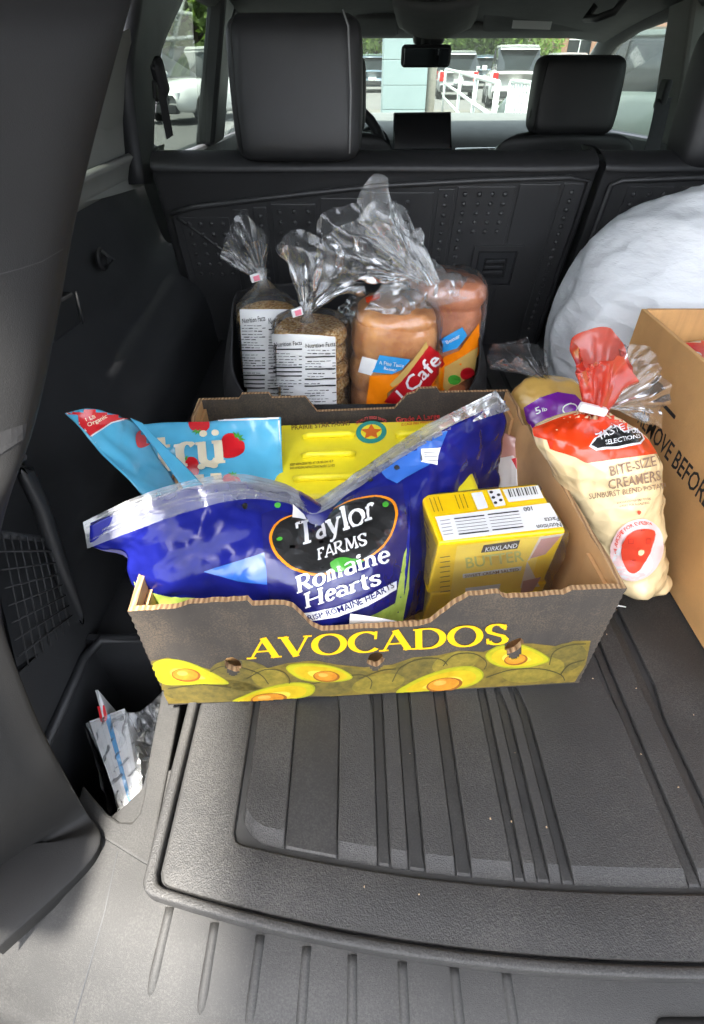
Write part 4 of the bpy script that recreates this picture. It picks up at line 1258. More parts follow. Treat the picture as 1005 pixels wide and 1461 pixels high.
egg_carton('egg_carton', 'second yellow egg carton, only its top edge showing behind the light blue pouch', -.205, -.112, .47, .618, .040, .128, BA)[0]

# ------------------------------------------------------------------ strawberry pouch
pouch = thing('berry_pouch', 'light blue frozen strawberry pouch leaning in the tray corner, its top folded', 'pouch', (-.13, .44, .01))
ps = Surf([[atY(px, py, y) for (px, py), y in row] for row in (
    [((196, 606), .535), ((245, 602), .545), ((300, 600), .55), ((350, 597), .55), ((400, 595), .548)],
    [((200, 640), .515), ((248, 640), .515), ((302, 640), .515), ((352, 640), .52), ((402, 640), .525)],
    [((205, 690), .475), ((250, 690), .465), ((305, 690), .465), ((354, 690), .475), ((405, 690), .49)],
    [((212, 740), .435), ((255, 745), .42), ((305, 745), .42), ((354, 745), .43), ((404, 745), .445)],
    [((222, 810), .405), ((262, 815), .40), ((310, 815), .40), ((350, 815), .405), ((396, 812), .41)])], disp=wr(18, .004, 2))
pg = ps.geo(36, 36)
body = part('pouch_body', pg, M['aqua'], pouch, True, solid=.004)
pt_ = bvh(pg)
def prp(n_, d_, m_, k=1, cell=8, tree=None, parent=None): return part(n_, lay(d_, tree or pt_, .0007 + .0004 * k, cell), m_, parent or body, True)
prp('white_border', [stroke2([(400, 598), (403, 640), (406, 700)], 5), stroke2([(215, 604), (300, 601), (399, 597)], 2.5)], M['white_film'], 2)
def berry(cx_, cy_, r, rot, nm='printed_strawberry', tree=None, parent=None):
    c, s = math.cos(rot), math.sin(rot)
    def tf(p): return (cx_ + (p[0] * c - p[1] * s) * r, cy_ + (p[0] * s + p[1] * c) * r)
    L = smooth_loop([(-.95, -.3), (-.55, -.8), (0, -.75), (.55, -.8), (.95, -.3), (.8, .35), (.35, .9), (0, 1.05), (-.35, .9), (-.8, .35)], 4)
    prp(nm, [poly2([tf(p) for p in L])], M['red_print'], 1, tree=tree, parent=parent)
    lf = []
    for a in (-60, -25, 10, 45):
        ca, sa = math.sin(R(a)), -math.cos(R(a))
        lf.append(poly2([tf(p) for p in ((ca * .1 - sa * .16, -.72 + sa * .1 + ca * .16), (ca * .75, -.62 + sa * .6), (ca * .1 + sa * .16, -.72 + sa * .1 - ca * .16))]))
    prp('printed_leaf', lf, M['green_film'], 2, tree=tree, parent=parent)
for b_ in ((285, 603, 16, R(190)), (331, 637, 19, R(40)), (272, 667, 15, R(-40)), (212, 688, 17, R(0)), (330, 690, 14, R(20))): berry(*b_)
prp('lettering', tserif('trü', (222, 671), (326, 662), 50, thick=.20, thin=.09, slab=.09), M['cream_print'], 3)
prp('lettering', tserif('frü', (216, 716), (324, 706), 46, thick=.20, thin=.09, slab=.09), M['cream_print'], 3)
# side wing folded over to the left, and the tear strip across
wg = Surf([[atY(px, py, y) for (px, py), y in row] for row in (
    [((92, 589), .44), ((128, 583), .45), ((165, 591), .47), ((193, 603), .50)],
    [((110, 604), .435), ((140, 606), .445), ((178, 615), .462), ((212, 630), .485)],
    [((140, 640), .425), ((168, 640), .435), ((200, 650), .45), ((236, 665), .46)],
    [((172, 672), .41), ((198, 676), .42), ((222, 686), .43), ((256, 698), .44)],
    [((205, 708), .40), ((225, 710), .405), ((245, 716), .41), ((268, 724), .415)])], disp=wr(22, .003, 5))
wgeo = wg.geo(24, 30)
wing = part('side_gusset', wgeo, M['aqua'], pouch, True, solid=.0015)
wt = bvh(wgeo)
prp('red_corner', [poly2([(92, 588), (128, 581), (165, 589), (182, 598), (160, 604), (130, 624), (112, 606)])], M['red_print'], 1, tree=wt, parent=wing)
prp('white_border', [stroke2([(93, 590), (112, 606), (141, 641), (173, 673), (204, 706)], 5), stroke2([(130, 623), (158, 604), (184, 597)], 2)], M['white_film'], 2, tree=wt, parent=wing)
prp('lettering', tsans('1 LB', (122, 602), (136, 596), 5) + tsans('Organic', (126, 610), (152, 596), 6), M['cream_print'], 2, tree=wt, parent=wing)
berry(204, 627, 13, R(30), tree=wt, parent=wing)
strip = Surf([[atY(px, py, y) for (px, py), y in row] for row in (
    [((186, 596), .493), ((203, 603), .493)], [((208, 622), .478), ((229, 630), .478)], [((236, 660), .455), ((262, 662), .455)], [((260, 694), .425), ((290, 692), .425)], [((296, 736), .385), ((306, 712), .392)])])
sg = strip.geo(8, 30)
stp = part('tear_strip', sg, M['aqua'], pouch, True, solid=.0008)
stt = bvh(sg)
prp('strip_emblem', [poly2(ell(285, 713, 9, 12, R(-30)))], M['white_film'], 1, 4, stt, stp)
prp('strip_emblem_mark', [stroke2(ell(285, 713, 6, 8.5, R(-30), 16), 1.2, True), stroke2([(281, 708), (288, 719)], 1.2)], M['aqua'], 2, 4, stt, stp)
prp('white_border', [stroke2([(297, 736), (306, 713)], 4)], M['white_film'], 1, 4, stt, stp)

# ------------------------------------------------------------------ bag of romaine hearts
rom = thing('lettuce_bag', 'glossy royal blue zip bag of romaine hearts across the front of the tray', 'bag', (.0, .36, .008))
def rrow(l): return [atY(px, py, y) for px, py, y in l]
rs = Surf([
    rrow([(128, 748, .335), (190, 722, .352), (262, 698, .375), (340, 688, .395), (412, 702, .41), (452, 722, .42), (500, 690, .435), (560, 655, .46), (625, 618, .49), (680, 592, .53), (722, 572, .572)]),
    rrow([(134, 780, .330), (200, 752, .340), (268, 728, .358), (342, 712, .375), (408, 722, .388), (452, 742, .398), (505, 712, .41), (565, 685, .438), (632, 650, .47), (686, 626, .52), (719, 612, .560)]),
    rrow([(176, 790, .333), (214, 778, .330), (275, 765, .338), (345, 752, .348), (404, 756, .355), (455, 770, .360), (515, 752, .372), (574, 728, .405), (640, 692, .46), (690, 666, .52), (714, 655, .555)]),
    rrow([(188, 818, .325), (222, 815, .318), (280, 812, .320), (350, 806, .322), (408, 806, .325), (462, 812, .328), (524, 800, .338), (578, 782, .375), (645, 750, .44), (692, 720, .51), (710, 705, .545)]),
    rrow([(198, 845, .320), (228, 848, .311), (285, 850, .310), (352, 850, .309), (412, 852, .309), (465, 856, .310), (528, 850, .318), (579, 832, .352), (640, 800, .42), (690, 775, .50), (706, 760, .535)]),
    rrow([(206, 872, .318), (232, 880, .308), (288, 890, .305), (352, 900, .304), (410, 905, .304), (462, 908, .306), (526, 905, .312), (574, 885, .338), (630, 860, .40), (684, 830, .49), (700, 815, .525)]),
], disp=lambda u, v, q: wr(13, .006, 9)(u, v, q) + wr(36, .0026, 4)(u, v, q))
rg_ = rs.geo(110, 60)
rb = part('film_front', rg_, M['blue_film'], rom, True, solid=.0006)
rt = bvh(rg_)
# back film, pushed towards the rear, gives the bag its depth
bk_rows = []
for r_ in range(6):
    row = []
    for c_ in range(11):
        p_ = rs.p[r_][c_]
        bulge = (0, .035, .06, .075, .08, .07)[r_] * math.sin(math.pi * min(1, max(0.0, c_ / 10)))
        row.append(p_ + V((.25 * bulge, .8 * bulge + .0015, -.012 * r_ / 5)))
    bk_rows.append(row)
part('film_back', Surf(bk_rows).geo(44, 24), M['deep_film'], rom, True)
# zip strip: clear band along the open edge
zs = Surf([
    rrow([(122, 744, .340), (188, 712, .357), (260, 688, .378), (340, 676, .398), (410, 690, .412), (450, 712, .424), (497, 682, .438), (545, 648, .463), (598, 612, .492), (660, 581, .532), (706, 558, .575)]),
    rrow([(127, 782, .329), (200, 754, .339), (268, 730, .357), (342, 712, .374), (408, 716, .387), (452, 732, .397), (502, 702, .414), (550, 668, .440), (604, 634, .472), (664, 606, .521), (727, 585, .560)])], disp=wr(30, .002, 3))
zgeo = zs.geo(80, 8)
zg = [V(v) + V((0, -.003, .002)) for v in zgeo[0]]
zp = part('zip_strip', (zg, zgeo[1]), M['zip'], rom, True)
zt = bvh((zg, zgeo[1]))
for yo, w_ in ((1, 2.0), (7, 3.0), (22, 2.6), (29, 1.6)):
    L = [(122, 747), (188, 716), (260, 692), (340, 680), (410, 696), (450, 716), (497, 686), (545, 652), (598, 616), (660, 584), (707, 561)]
    f_ = 1 if yo < 30 else .98
    part('zip_ridge', lay([stroke2([(p[0] + yo * .18, p[1] + yo * f_ * (.85 if i < 4 else .55)) for i, p in enumerate(L)], w_)], zt, .0012, 10), M['clear_milky'], zp, True)
def prr_(n_, d_, m_, k=1, cell=7): return part(n_, lay(d_, rt, .0009 + .00035 * k, cell), m_, rb, True)
prr_('dark_band', [poly2([(372, 735), (392, 728), (440, 738), (520, 700), (575, 690), (583, 780), (575, 880), (390, 885), (380, 820)])], M['deep_film'], 1)
prr_('blue_triangle', [poly2([(291, 815), (378, 789), (382, 833), (340, 828)])], M['sky_film'], 2)
prr_('blue_patch', [poly2([(536, 664), (560, 647), (600, 624), (642, 606), (628, 640), (612, 664), (566, 690), (552, 684)])], M['sky_film'], 2)
heart = smooth_loop([(398, 748), (420, 737), (444, 736), (461, 739), (467, 741), (472, 735), (482, 726), (505, 716), (535, 711), (556, 717), (563, 733), (558, 756), (543, 780), (520, 797), (492, 808), (462, 818), (440, 817), (416, 808), (396, 790), (388, 768)], 4)
hcx, hcy = 476, 765
prr_('label_outline', [poly2([(hcx + (x - hcx) * 1.045, hcy + (y - hcy) * 1.06) for x, y in heart])], M['orange_film'], 2)
prr_('label_heart', [poly2(heart)], M['black_film'], 3)
prr_('lettering', tserif('Taylor', (424, 781), (537, 741), 33, (-.12, -1), thick=.17, thin=.11, slab=.10, bend=-2), M['white_film'], 4, 5)
prr_('lettering', tserif('FARMS', (452, 801), (524, 779), 16, (-.1, -1), thick=.17, thin=.11, slab=.10), M['white_film'], 4, 5)
prr_('label_leaf', [poly2(smooth_loop([(472, 806), (486, 797), (505, 798), (518, 801), (500, 810), (484, 817)], 4))], M['green_film'], 4)
prr_('lettering', tserif('Romaine', (424, 845), (554, 800), 22, (-.12, -1), thick=.18, thin=.11, slab=.10), M['white_film'], 3, 5)
prr_('lettering', tserif('Hearts', (436, 866), (541, 832), 21, (-.12, -1), thick=.18, thin=.11, slab=.10), M['white_film'], 4, 5)
prr_('white_banner', [poly2([(428, 874), (452, 870), (478, 865), (520, 850), (564, 828), (564, 840), (524, 863), (480, 879), (452, 884), (426, 887)])], M['white_film'], 3)
prr_('lettering', tsans('CRISP ROMAINE HEARTS', (432, 886), (560, 837), 8, bend=-5), M['deep_film'], 5, 5)
prr_('romaine_window', [poly2([(575, 790), (584, 770), (582, 840), (573, 888), (505, 888), (540, 872), (562, 860)])], M['romaine'], 2)
prr_('romaine_window', [poly2([(192, 828), (208, 842), (250, 851), (300, 852), (360, 858), (386, 864), (386, 892), (210, 884)])], M['romaine'], 2)
prr_('vent_spot', [poly2(ell(349, 724, 4, 4.5)), poly2(ell(566, 668, 4, 3.5)), poly2(ell(528, 686, 4, 3.5))], M['black_film'], 4)
prr_('leaf_spot', [poly2(ell(396, 723, 4.5, 4)), poly2(ell(399, 771, 5, 3, R(-20))), poly2(ell(549, 722, 5, 4))], M['green_film'], 5)
for ol in ([(416, 722), (430, 735), (434, 743), (416, 741)], [(591, 616), (613, 611), (614, 628), (592, 633)], [(601, 641), (626, 639), (622, 664), (599, 659)]):
    prr_('paper_sticker', [poly2(ol)], M['paper'], 6)
part('sticker_print', lay(lines2(595, 618, 610, 630, 4, 1) + lines2(604, 644, 622, 660, 5, 1), rt, .0042, 0), M['print_grey'], rb)
# creases of glare come from real folds: two long folds beside the label
for pa, r_ in (([(585, 700), (583, 760), (577, 830), (572, 882)], .0030),):
    pts_ = []
    for k in range(len(pa) - 1):
        for j in range(6):
            x = pa[k][0] + (pa[k + 1][0] - pa[k][0]) * j / 6; y = pa[k][1] + (pa[k + 1][1] - pa[k][1]) * j / 6
            h_ = rt.ray_cast(CAM, ray(x, y).normalized())[0]
            if h_: pts_.append(h_)
    if len(pts_) > 4: part('film_fold', tube(pts_, [r_ * math.sin(math.pi * (i + .5) / len(pts_)) for i in range(len(pts_))], 8), M['blue_film'], rb, True)
# paper slip tucked in front
slip = thing('paper_slip', 'folded white paper slip tucked behind the front of the avocado tray', 'paper', atY(520, 890, .300))
part('sheet', Surf([[atY(500, 876, .3025), atY(530, 880, .3020), atY(568, 887, .3035)], [atY(497, 902, .3045), atY(528, 908, .3045), atY(572, 908, .3055)]]).geo(6, 4), M['paper'], slip, solid=.0004)

# ------------------------------------------------------------------ butter
but = thing('butter_pack', 'shrink-wrapped stack of yellow butter cartons standing in the tray', 'butter', (.15, .41, .008))
T0, T1 = atZ(627, 774, .152), atZ(808, 757, .152)
T3, T2 = atZ(600, 706, .152), atZ(766, 690, .152)
zm = .078
def dn(p, z): return V((p.x, p.y, z))
cart = []
for z0, z1, i in ((.008, zm - .0012, .0), (zm + .0004, .152, .0)):
    o = part('carton', hexa([dn(T0, z0) + V((-.010 * (.152 - z0) / .14, 0, 0)), dn(T1, z0) + V((-.008 * (.152 - z0) / .14, 0, 0)), dn(T2, z0), dn(T3, z0), dn(T0, z1), dn(T1, z1), dn(T2, z1), dn(T3, z1)]), M['butter_y'], but, bevel=.0022, seg=3)
    cart.append(o)
bt = bvh(hexa([dn(T0, .0), dn(T1, .0), dn(T2, .0), dn(T3, .0), dn(T0, .1525), dn(T1, .1525), dn(T2, .1525), dn(T3, .1525)]))
def prb(n_, d_, m_, k=1, cell=0, par=None): return part(n_, lay(d_, bt, .0003 + .00025 * k, cell), m_, par or cart[1])
prb('nutrition_panel', [poly2([(621, 738), (784, 718), (804, 752), (633, 772)])], M['paper'])
rl = []
for k in range(6):
    t = k / 6
    x0, y0 = 648 + t * 8, 741 + t * 27; x1, y1 = 738 + t * 10, 730 + t * 27
    rl.append(stroke2([(x0, y0), (x0 + 43, y0 - 5)], 1.8 if k in (0, 5) else .7)); rl.append(stroke2([(x0 + 48, y0 - 6), (x0 + 92, y0 - 11)], 1.8 if k in (0, 5) else .7))
prb('fine_print', rl, M['print_black'], 2)
prb('lettering', tsans('Nutrition', (800, 746), (765, 750), 6.5, (.4, 1)) + tsans('Facts', (797, 738), (776, 740), 6.5, (.4, 1)) + tsans('100', (760, 723), (746, 725), 6, (.4, 1)), M['print_black'], 2)
prb('fine_print', [stroke2([(628 + k * 1.2, 744 + k * 5), (642 + k * 1.2, 742 + k * 5)], .9) for k in range(5)], M['print_grey'], 2)
prb('barcode_label', [poly2([(717, 699), (768, 693), (776, 711), (726, 717)])], M['paper'])
prb('barcode', [stroke2([(724 + k * 3.9 + (1 if k % 3 == 0 else 0), 699 - k * .4), (728 + k * 3.9 + (1 if k % 3 == 0 else 0), 710 - k * .4)], (1.9, .9, 1.4)[k % 3]) for k in range(11)], M['print_black'], 2)
prb('small_label', [poly2([(672, 704), (688, 702), (697, 725), (682, 728)])], M['paper'])
prb('pattern_label', [poly2([(695, 700), (713, 698), (722, 721), (706, 724)])], M['paper'])
prb('pattern_print', [poly2(ell(701 + (k % 2) * 9 + k * 1.5, 703 + k * 3.8, 2.6, 2.0)) for k in range(5)], M['print_black'], 2)
prb('fine_print', [stroke2([(613 + k * 6, 711 - k * .7), (620 + k * 6, 731 - k * .7)], 1.0) for k in range(9) if k not in (3, 4, 5)], M['brown_ink'], 1)
# front face
prb('pale_panel', [poly2([(652, 778), (776, 763), (752, 850), (640, 868)])], M['butter_y2'], 1)
prb('pale_photo', [poly2([(770, 765), (806, 760), (800, 800), (770, 836), (742, 838), (752, 800)])], M['butter_pale'], 2)
prb('pink_photo', [poly2([(772, 768), (800, 764), (778, 790), (756, 796)]), poly2([(746, 828), (772, 822), (760, 842), (742, 846)])], M['pink_film'], 3)
prb('brand_plate', [poly2([(686, 788), (690, 777), (742, 770), (738, 782)])], M['kraft_dark'], 2)
prb('lettering', tsans('KIRKLAND', (691, 786), (737, 780), 6.4, (.25, -1)), M['white_film'], 4)
prb('lettering', tsans('BUTTER', (664, 810), (748, 799), 15), M['pale_gold'], 3)
prb('orange_chevron', [poly2([(680, 793), (742, 784), (709, 806)])], M['gold_ink'], 1)
prb('white_banner', [poly2([(660, 818), (744, 807), (743, 813), (660, 824)])], M['white_film'], 3)
prb('lettering', tsans('SWEET CREAM SALTED', (663, 823), (740, 813), 4), M['brown_ink'], 4)
prb('white_banner', [poly2([(664, 838), (714, 832), (712, 839), (664, 846)])], M['white_film'], 3)
prb('fine_print', [stroke2([(628 + k * .0, 795 + k * 7), (642, 793 + k * 7)], 1.2) for k in range(8)], M['brown_ink'], 1)
prb('fine_print', [stroke2([(604 + k * .4, 735 + k * 9), (612 + k * .5, 755 + k * 9)], 1.0) for k in range(6)], M['brown_ink'], 1)
# shrink wrap, loose on the right
ov = .0022
cnt = (T0 + T1 + T2 + T3) / 4
def outw(p, z, e=ov):
    d_ = V((p.x - cnt.x, p.y - cnt.y, 0)); d_.normalize(); return V((p.x, p.y, z)) + d_ * e
wrap_rows = []
for z, e in ((.010, .004), (.04, .007), (.078, .004), (.115, .007), (.150, .003)):
    ring_ = []
    cs = [T0, T1, T2, T3]
    for i in range(4):
        a, b = cs[i], cs[(i + 1) % 4]
        for t in (0, .06, .35, .65, .94): ring_.append(outw(a.lerp(b, t), z, e))
    wrap_rows.append(ring_)
part('shrink_wrap', Surf(wrap_rows, True, disp=wr(50, .0018, 6)).geo(80, 30), M['wrap'], but, True)
# red and white package in the far corner of the tray
pk_ = thing('meat_package', 'pink and red film package standing in the back right corner of the tray', 'package', (.19, .58, .008))
mp = Surf([[atY(px, py, y) for px, py, y in row] for row in (
    [(700, 605, .60), (722, 618, .60), (745, 628, .59)], [(700, 640, .58), (730, 645, .585), (762, 655, .57)], [(700, 690, .55), (738, 690, .555), (772, 692, .54)], [(700, 720, .53), (740, 720, .53), (780, 720, .52)])], disp=wr(24, .003, 3))
mg = mp.geo(20, 20)
mb_ = part('package_film', mg, M['pink_film'], pk_, True, solid=.02, solid_off=1)
mt_ = bvh(mg)
part('white_band', lay([poly2([(708, 655), (732, 650), (762, 684), (765, 700), (706, 700)])], mt_, .002, 8), M['white_film'], mb_)
part('red_band', lay([poly2([(728, 655), (742, 652), (766, 690), (750, 692)])], mt_, .003, 8), M['red_print'], mb_)
# ------------------------------------------------------------------ more materials for the bags
M['tote'] = pm('black_woven_cloth', (.016, .016, .017), .8, .15, 60, .5, 900, .001)
def crumb_mat(name, c1, c2, c3, scale):
    m, nt, b = newmat(name)
    vec = coords(nt)
    v = nt.nodes.new('ShaderNodeTexVoronoi'); v.inputs['Scale'].default_value = scale
    nt.links.new(vec, v.inputs['Vector'])
    nt.links.new(ramp(nt, v.outputs['Color'], [(.15, c1), (.5, c2), (.85, c3)]), b.inputs['Base Color'])
    b.inputs['Roughness'].default_value = .75
    nt.links.new(bumpn(nt, v.outputs['Distance'], .9, .003), b.inputs['Normal'])
    return m
M['cracker'] = crumb_mat('seeded_round', S((170, 112, 46)), S((228, 172, 92)), S((242, 210, 150)), 330)
M['loaf'] = avo_mat('bread_crust', S((176, 92, 34)), S((240, 172, 104)), 18)
M['loaf2'] = avo_mat('bread_crust_dark', S((150, 76, 38)), S((222, 140, 94)), 18)
M['bag_orange'] = film('orange_bread_print', S((244, 132, 10)), .3, 50, .4, .002)
M['bag_blue'] = film('blue_bread_print', S((44, 150, 214)), .3, 50, .4, .002)
M['bag_red'] = film('dark_red_print', S((190, 24, 34)), .3, 50, .4, .002)
M['bag_tan'] = film('tan_print', S((206, 170, 96)), .3, 50, .4, .002)
M['cream_film'] = film('cream_potato_film', S((238, 214, 166)), .2, 60, .55, .003, .6, .10)
M['coral_film'] = film('orange_red_film', S((232, 66, 22)), .25, 40, .55, .004, .5, .1)
M['coral_clear'] = clear('coral_translucent_film', (.95, .40, .34), .42, 40, .5, .003, .15, .06, S((238, 78, 52)))
M['purple_film'] = film('purple_print', S((112, 26, 150)), .25, 40, .4, .003)
M['potato_tan'] = film('tan_potato_film', S((196, 160, 84)), .3, 30, .5, .004)
M['brown_print'] = pm('grey_brown_ink', S((140, 112, 90)), .6)
M['pinkish'] = pm('pale_pink_ink', S((240, 206, 204)), .5)
M['coral_ink'] = pm('coral_ink', S((222, 70, 46)), .5)
def trash_mat():
    m, nt, b = newmat('white_bin_liner_film')
    vec = coords(nt)
    nt.links.new(ramp(nt, nz(nt, vec, 7, 4), [(.3, (.80, .83, .85)), (.7, (.90, .92, .93))]), b.inputs['Base Color'])
    b.inputs['Roughness'].default_value = .38
    tl = nt.nodes.new('ShaderNodeBsdfTranslucent'); tl.inputs[0].default_value = (.85, .88, .9, 1); mx = nt.nodes.new('ShaderNodeMixShader'); mx.inputs[0].default_value = .2
    nt.links.new(b.outputs[0], mx.inputs[1]); nt.links.new(tl.outputs[0], mx.inputs[2]); nt.links.new(mx.outputs[0], nt.nodes['Material Output'].inputs['Surface'])
    n1 = bumpn(nt, crinkle(nt, coords(nt, (1, 1, 2.2), (.3, .5, 0)), 26), .35, .008)
    n2 = bumpn(nt, nz(nt, coords(nt, (1, 1, 3), (.6, .2, .4)), 60, 4, .65), .35, .005, n1)
    nt.links.new(n2, b.inputs['Normal'])
    return m
M['trash'] = trash_mat()

def fan(name, neck, r0, mouth, mat, parent, depth=.02, pleats=9, amp=.004, rows=7, seed=0, curl=.02, nu=90, nv=26):
    """gathered bag end: opens from a tied neck to a flattened mouth (list of 3-d points)"""
    ms = Surf([mouth, [p + V((0, .001, 0)) for p in mouth]])
    n = 28; P = []
    neck = V(neck)
    axis = (sum((V(p) for p in mouth), V((0, 0, 0))) / len(mouth) - neck)
    for k in range(rows):
        t = k / (rows - 1)
        row = []
        for a in range(n):
            an = 2 * math.pi * a / n
            s = (1 - math.cos(an)) / 2
            side = math.sin(an)
            m_ = ms.base(s, 0) + V((0, depth * side, depth * .3 * side))
            c_ = neck + V((math.cos(an + math.pi) * r0, side * r0, 0))
            q = c_.lerp(m_, t ** 1.25) + axis * (.10 * math.sin(math.pi * t))
            row.append(q)
        P.append(row)
    def dsp(u, v, q):
        w = math.sin(2 * math.pi * (u * pleats + .35 * noise.noise(q * 30 + V((seed, 0, 0)))))
        w2 = math.sin(2 * math.pi * (u * pleats * 2.3 + seed))
        return (w + .5 * w2) * amp * min(1, .25 + v * 1.1) + noise.noise(q * 28 + V((seed, 3, 1))) * amp * 2.6 * v + noise.noise(q * 70 + V((seed, 7, 2))) * amp * .7 * v
    return part(name, Surf(P, True, dsp).geo(nu, nv), mat, parent, True)
def blob(rows, nu, nv, mat, name, parent, disp=None, cap=True, sq=1.0):
    """rows: (centre, rx, ry) ellipses stacked from bottom to top"""
    P = [[V(c) + V((abs(math.cos(2 * math.pi * a / 16)) ** sq * math.copysign(rx, math.cos(2 * math.pi * a / 16)), abs(math.sin(2 * math.pi * a / 16)) ** sq * math.copysign(ry, math.sin(2 * math.pi * a / 16)), 0)) for a in range(16)] for c, rx, ry in rows]
    g_ = Surf(P, True, disp).geo(nu, nv)
    if cap:
        g_[1].append(tuple(range(nu - 1, -1, -1))); m0 = nu * nv
        g_[1].append(tuple(range(m0, m0 + nu)))
    return part(name, g_, mat, parent, True), g_

# ------------------------------------------------------------------ black tote behind the tray
tote = thing('tote_bag', 'black cloth tote standing behind the tray, filled with bread bags', 'tote bag', (.005, .815, 0))
P = []
for t in (0, .04, .3, .6, .9, 1.0):
    row = []
    for a in range(24):
        an = 2 * math.pi * a / 24
        sx = abs(math.cos(an)) ** .5 * math.copysign(1, math.cos(an)); sy = abs(math.sin(an)) ** .6 * math.copysign(1, math.sin(an))
        top = .105 + .11 * max(0, min(1, .5 + sy * .9 + .25 * abs(sx)))
        k = .90 + .10 * math.sin(math.pi * min(1, t * .9 + .1))
        row.append(V((.005 + sx * .215 * k, .815 + sy * .118 * k, .001 + top * t)))
    P.append(row)
part('tote_body', Surf(P, True, wr(9, .006, 8, False)).geo(72, 24), M['tote'], tote, True, solid=.003, solid_off=0)
part('tote_bottom', prism([V((.005 + .165 * math.cos(2 * math.pi * k / 20), .815 + .095 * math.sin(2 * math.pi * k / 20), .002)) for k in range(20)], (0, 0, .003)), M['tote'], tote)

# ------------------------------------------------------------------ two bags of seeded rounds
def rounds_bag(label, cx_, cy_, r, ztop, neck, lab, mouth, seed, clip):
    th = thing('cracker_bag', label, 'food bag', (cx_, cy_, .006), 'clear bags of seeded rounds')
    n = 8; h = (ztop - .008) / n
    rnd = random.Random(seed)
    for k in range(n):
        z = .008 + h * k
        ox, oy = rnd.uniform(-.003, .003), rnd.uniform(-.003, .003)
        g_ = lathe([(r * .78, 0), (r * .90, h * .08), (r * .975, h * .28), (r * 1.0, h * .5), (r * .965, h * .74), (r * .87, h * .93), (r * .76, h * .99), (r * .4, h * 1.02)], (cx_ + ox, cy_ + oy, z), 30)
        vv = [v + V((noise.noise(v * 120), noise.noise(v * 120 + V((5, 0, 0))), noise.noise(v * 120 + V((0, 9, 0))) * .4)) * .0022 for v in g_[0]]
        part('seeded_round', (vv, g_[1]), M['cracker'], th, True)
    R_ = r * 1.06
    rows = [((cx_, cy_, .006), R_ * .9, R_ * .9), ((cx_, cy_, .03), R_, R_), ((cx_, cy_, ztop * .5), R_ * 1.01, R_ * 1.01), ((cx_, cy_, ztop - .012), R_, R_), ((cx_, cy_, ztop + .006), R_ * .93, R_ * .93),
            (V((cx_, cy_, ztop)).lerp(V(neck), .55), R_ * .52, R_ * .45), (neck, .007, .006)]
    fo, fg = blob(rows, 64, 46, M['clear'], 'bag_film', th, wr(40, .0014, seed), False)
    # label on the film
    tb = bvh(([V(v) for v in fg[0]], fg[1]))
    lo = part('nutrition_label', lay([poly2(lab)], tb, .0014, 6), M['paper'], th, True)
    x0, x1 = min(p[0] for p in lab) + 4, max(p[0] for p in lab) - 3
    y0, y1 = min(p[1] for p in lab), max(p[1] for p in lab)
    W = x1 - x0; ds = []; bold = []
    for c in (0, 1):
        xa = x0 + c * W * .52; xb = xa + W * .46
        ds += tsans('Nutrition Facts', (xa, y0 + 17 + 1.5), (xb, y0 + 15 + c), 6)
        yy = y0 + 22
        while yy < y1 - 2:
            bold_ = rnd.random() < .18
            if bold_: ds.append(stroke2([(xa, yy), (xb, yy - .6)], 1.9))
            else:
                xx = xa + rnd.choice((0, 0, 3))
                while xx < xa + (xb - xa) * rnd.uniform(.5, .85):
                    wl_ = rnd.uniform(2.5, 8); ds.append(stroke2([(xx, yy), (xx + wl_, yy - .1)], rnd.choice((.7, .9, 1.3)))); xx += wl_ + 1.4
                if rnd.random() < .6: ds.append(stroke2([(xb - 4, yy - .5), (xb, yy - .6)], 1.1))
            yy += rnd.uniform(3.4, 4.6) if not bold_ else 6.0
    part('label_print', lay(ds, tb, .0021, 6), M['print_black'], lo)
    fan('gathered_top', neck, .007, mouth, M['clear'], th, .022, 5, .0045, seed=seed)
    part('bag_clip', box(clip, (.016, .006, .011), rz=R(20), ry=R(-10)), M['white_film'], th, bevel=.001)
    part('clip_tag', box(V(clip) + V((.002, -.0036, 0)), (.009, .001, .007), rz=R(20), ry=R(-10)), M['pink_tag'], th)
    part('neck_twist', tube([V(neck) + V((0, 0, -.012)), V(neck), V(neck) + V((0, 0, .016))], [.011, .0065, .010], 10), M['clear_milky'], th, True)
    return th
M['pink_tag'] = pm('pink_tag', S((232, 130, 150)), .5)
def mY(pts): return [atY(px, py, y) for px, py, y in pts]
nk1 = atY(375, 399, .845); c1 = atY(381, 436, .845)
rounds_bag('clear bag of seeded rounds with pink and white clip, farther and left of its twin', c1.x, .845, .049, c1.z - .004, nk1, [(343, 442), (420, 442), (420, 590), (352, 590)],
           mY([(314, 366, .84), (325, 335, .85), (345, 312, .86), (366, 332, .85), (384, 338, .84)]), 3, atY(365, 396, .832))
nk2 = atY(438, 446, .765); c2 = atY(443, 462, .765)
rounds_bag('clear bag of seeded rounds in front, its label facing the tailgate', c2.x, .765, .0535, c2.z, nk2, [(389, 476), (478, 480), (480, 590), (391, 590)],
           mY([(397, 346, .76), (420, 338, .78), (452, 352, .79), (490, 380, .79), (520, 408, .77)]), 5, atY(424, 445, .748))

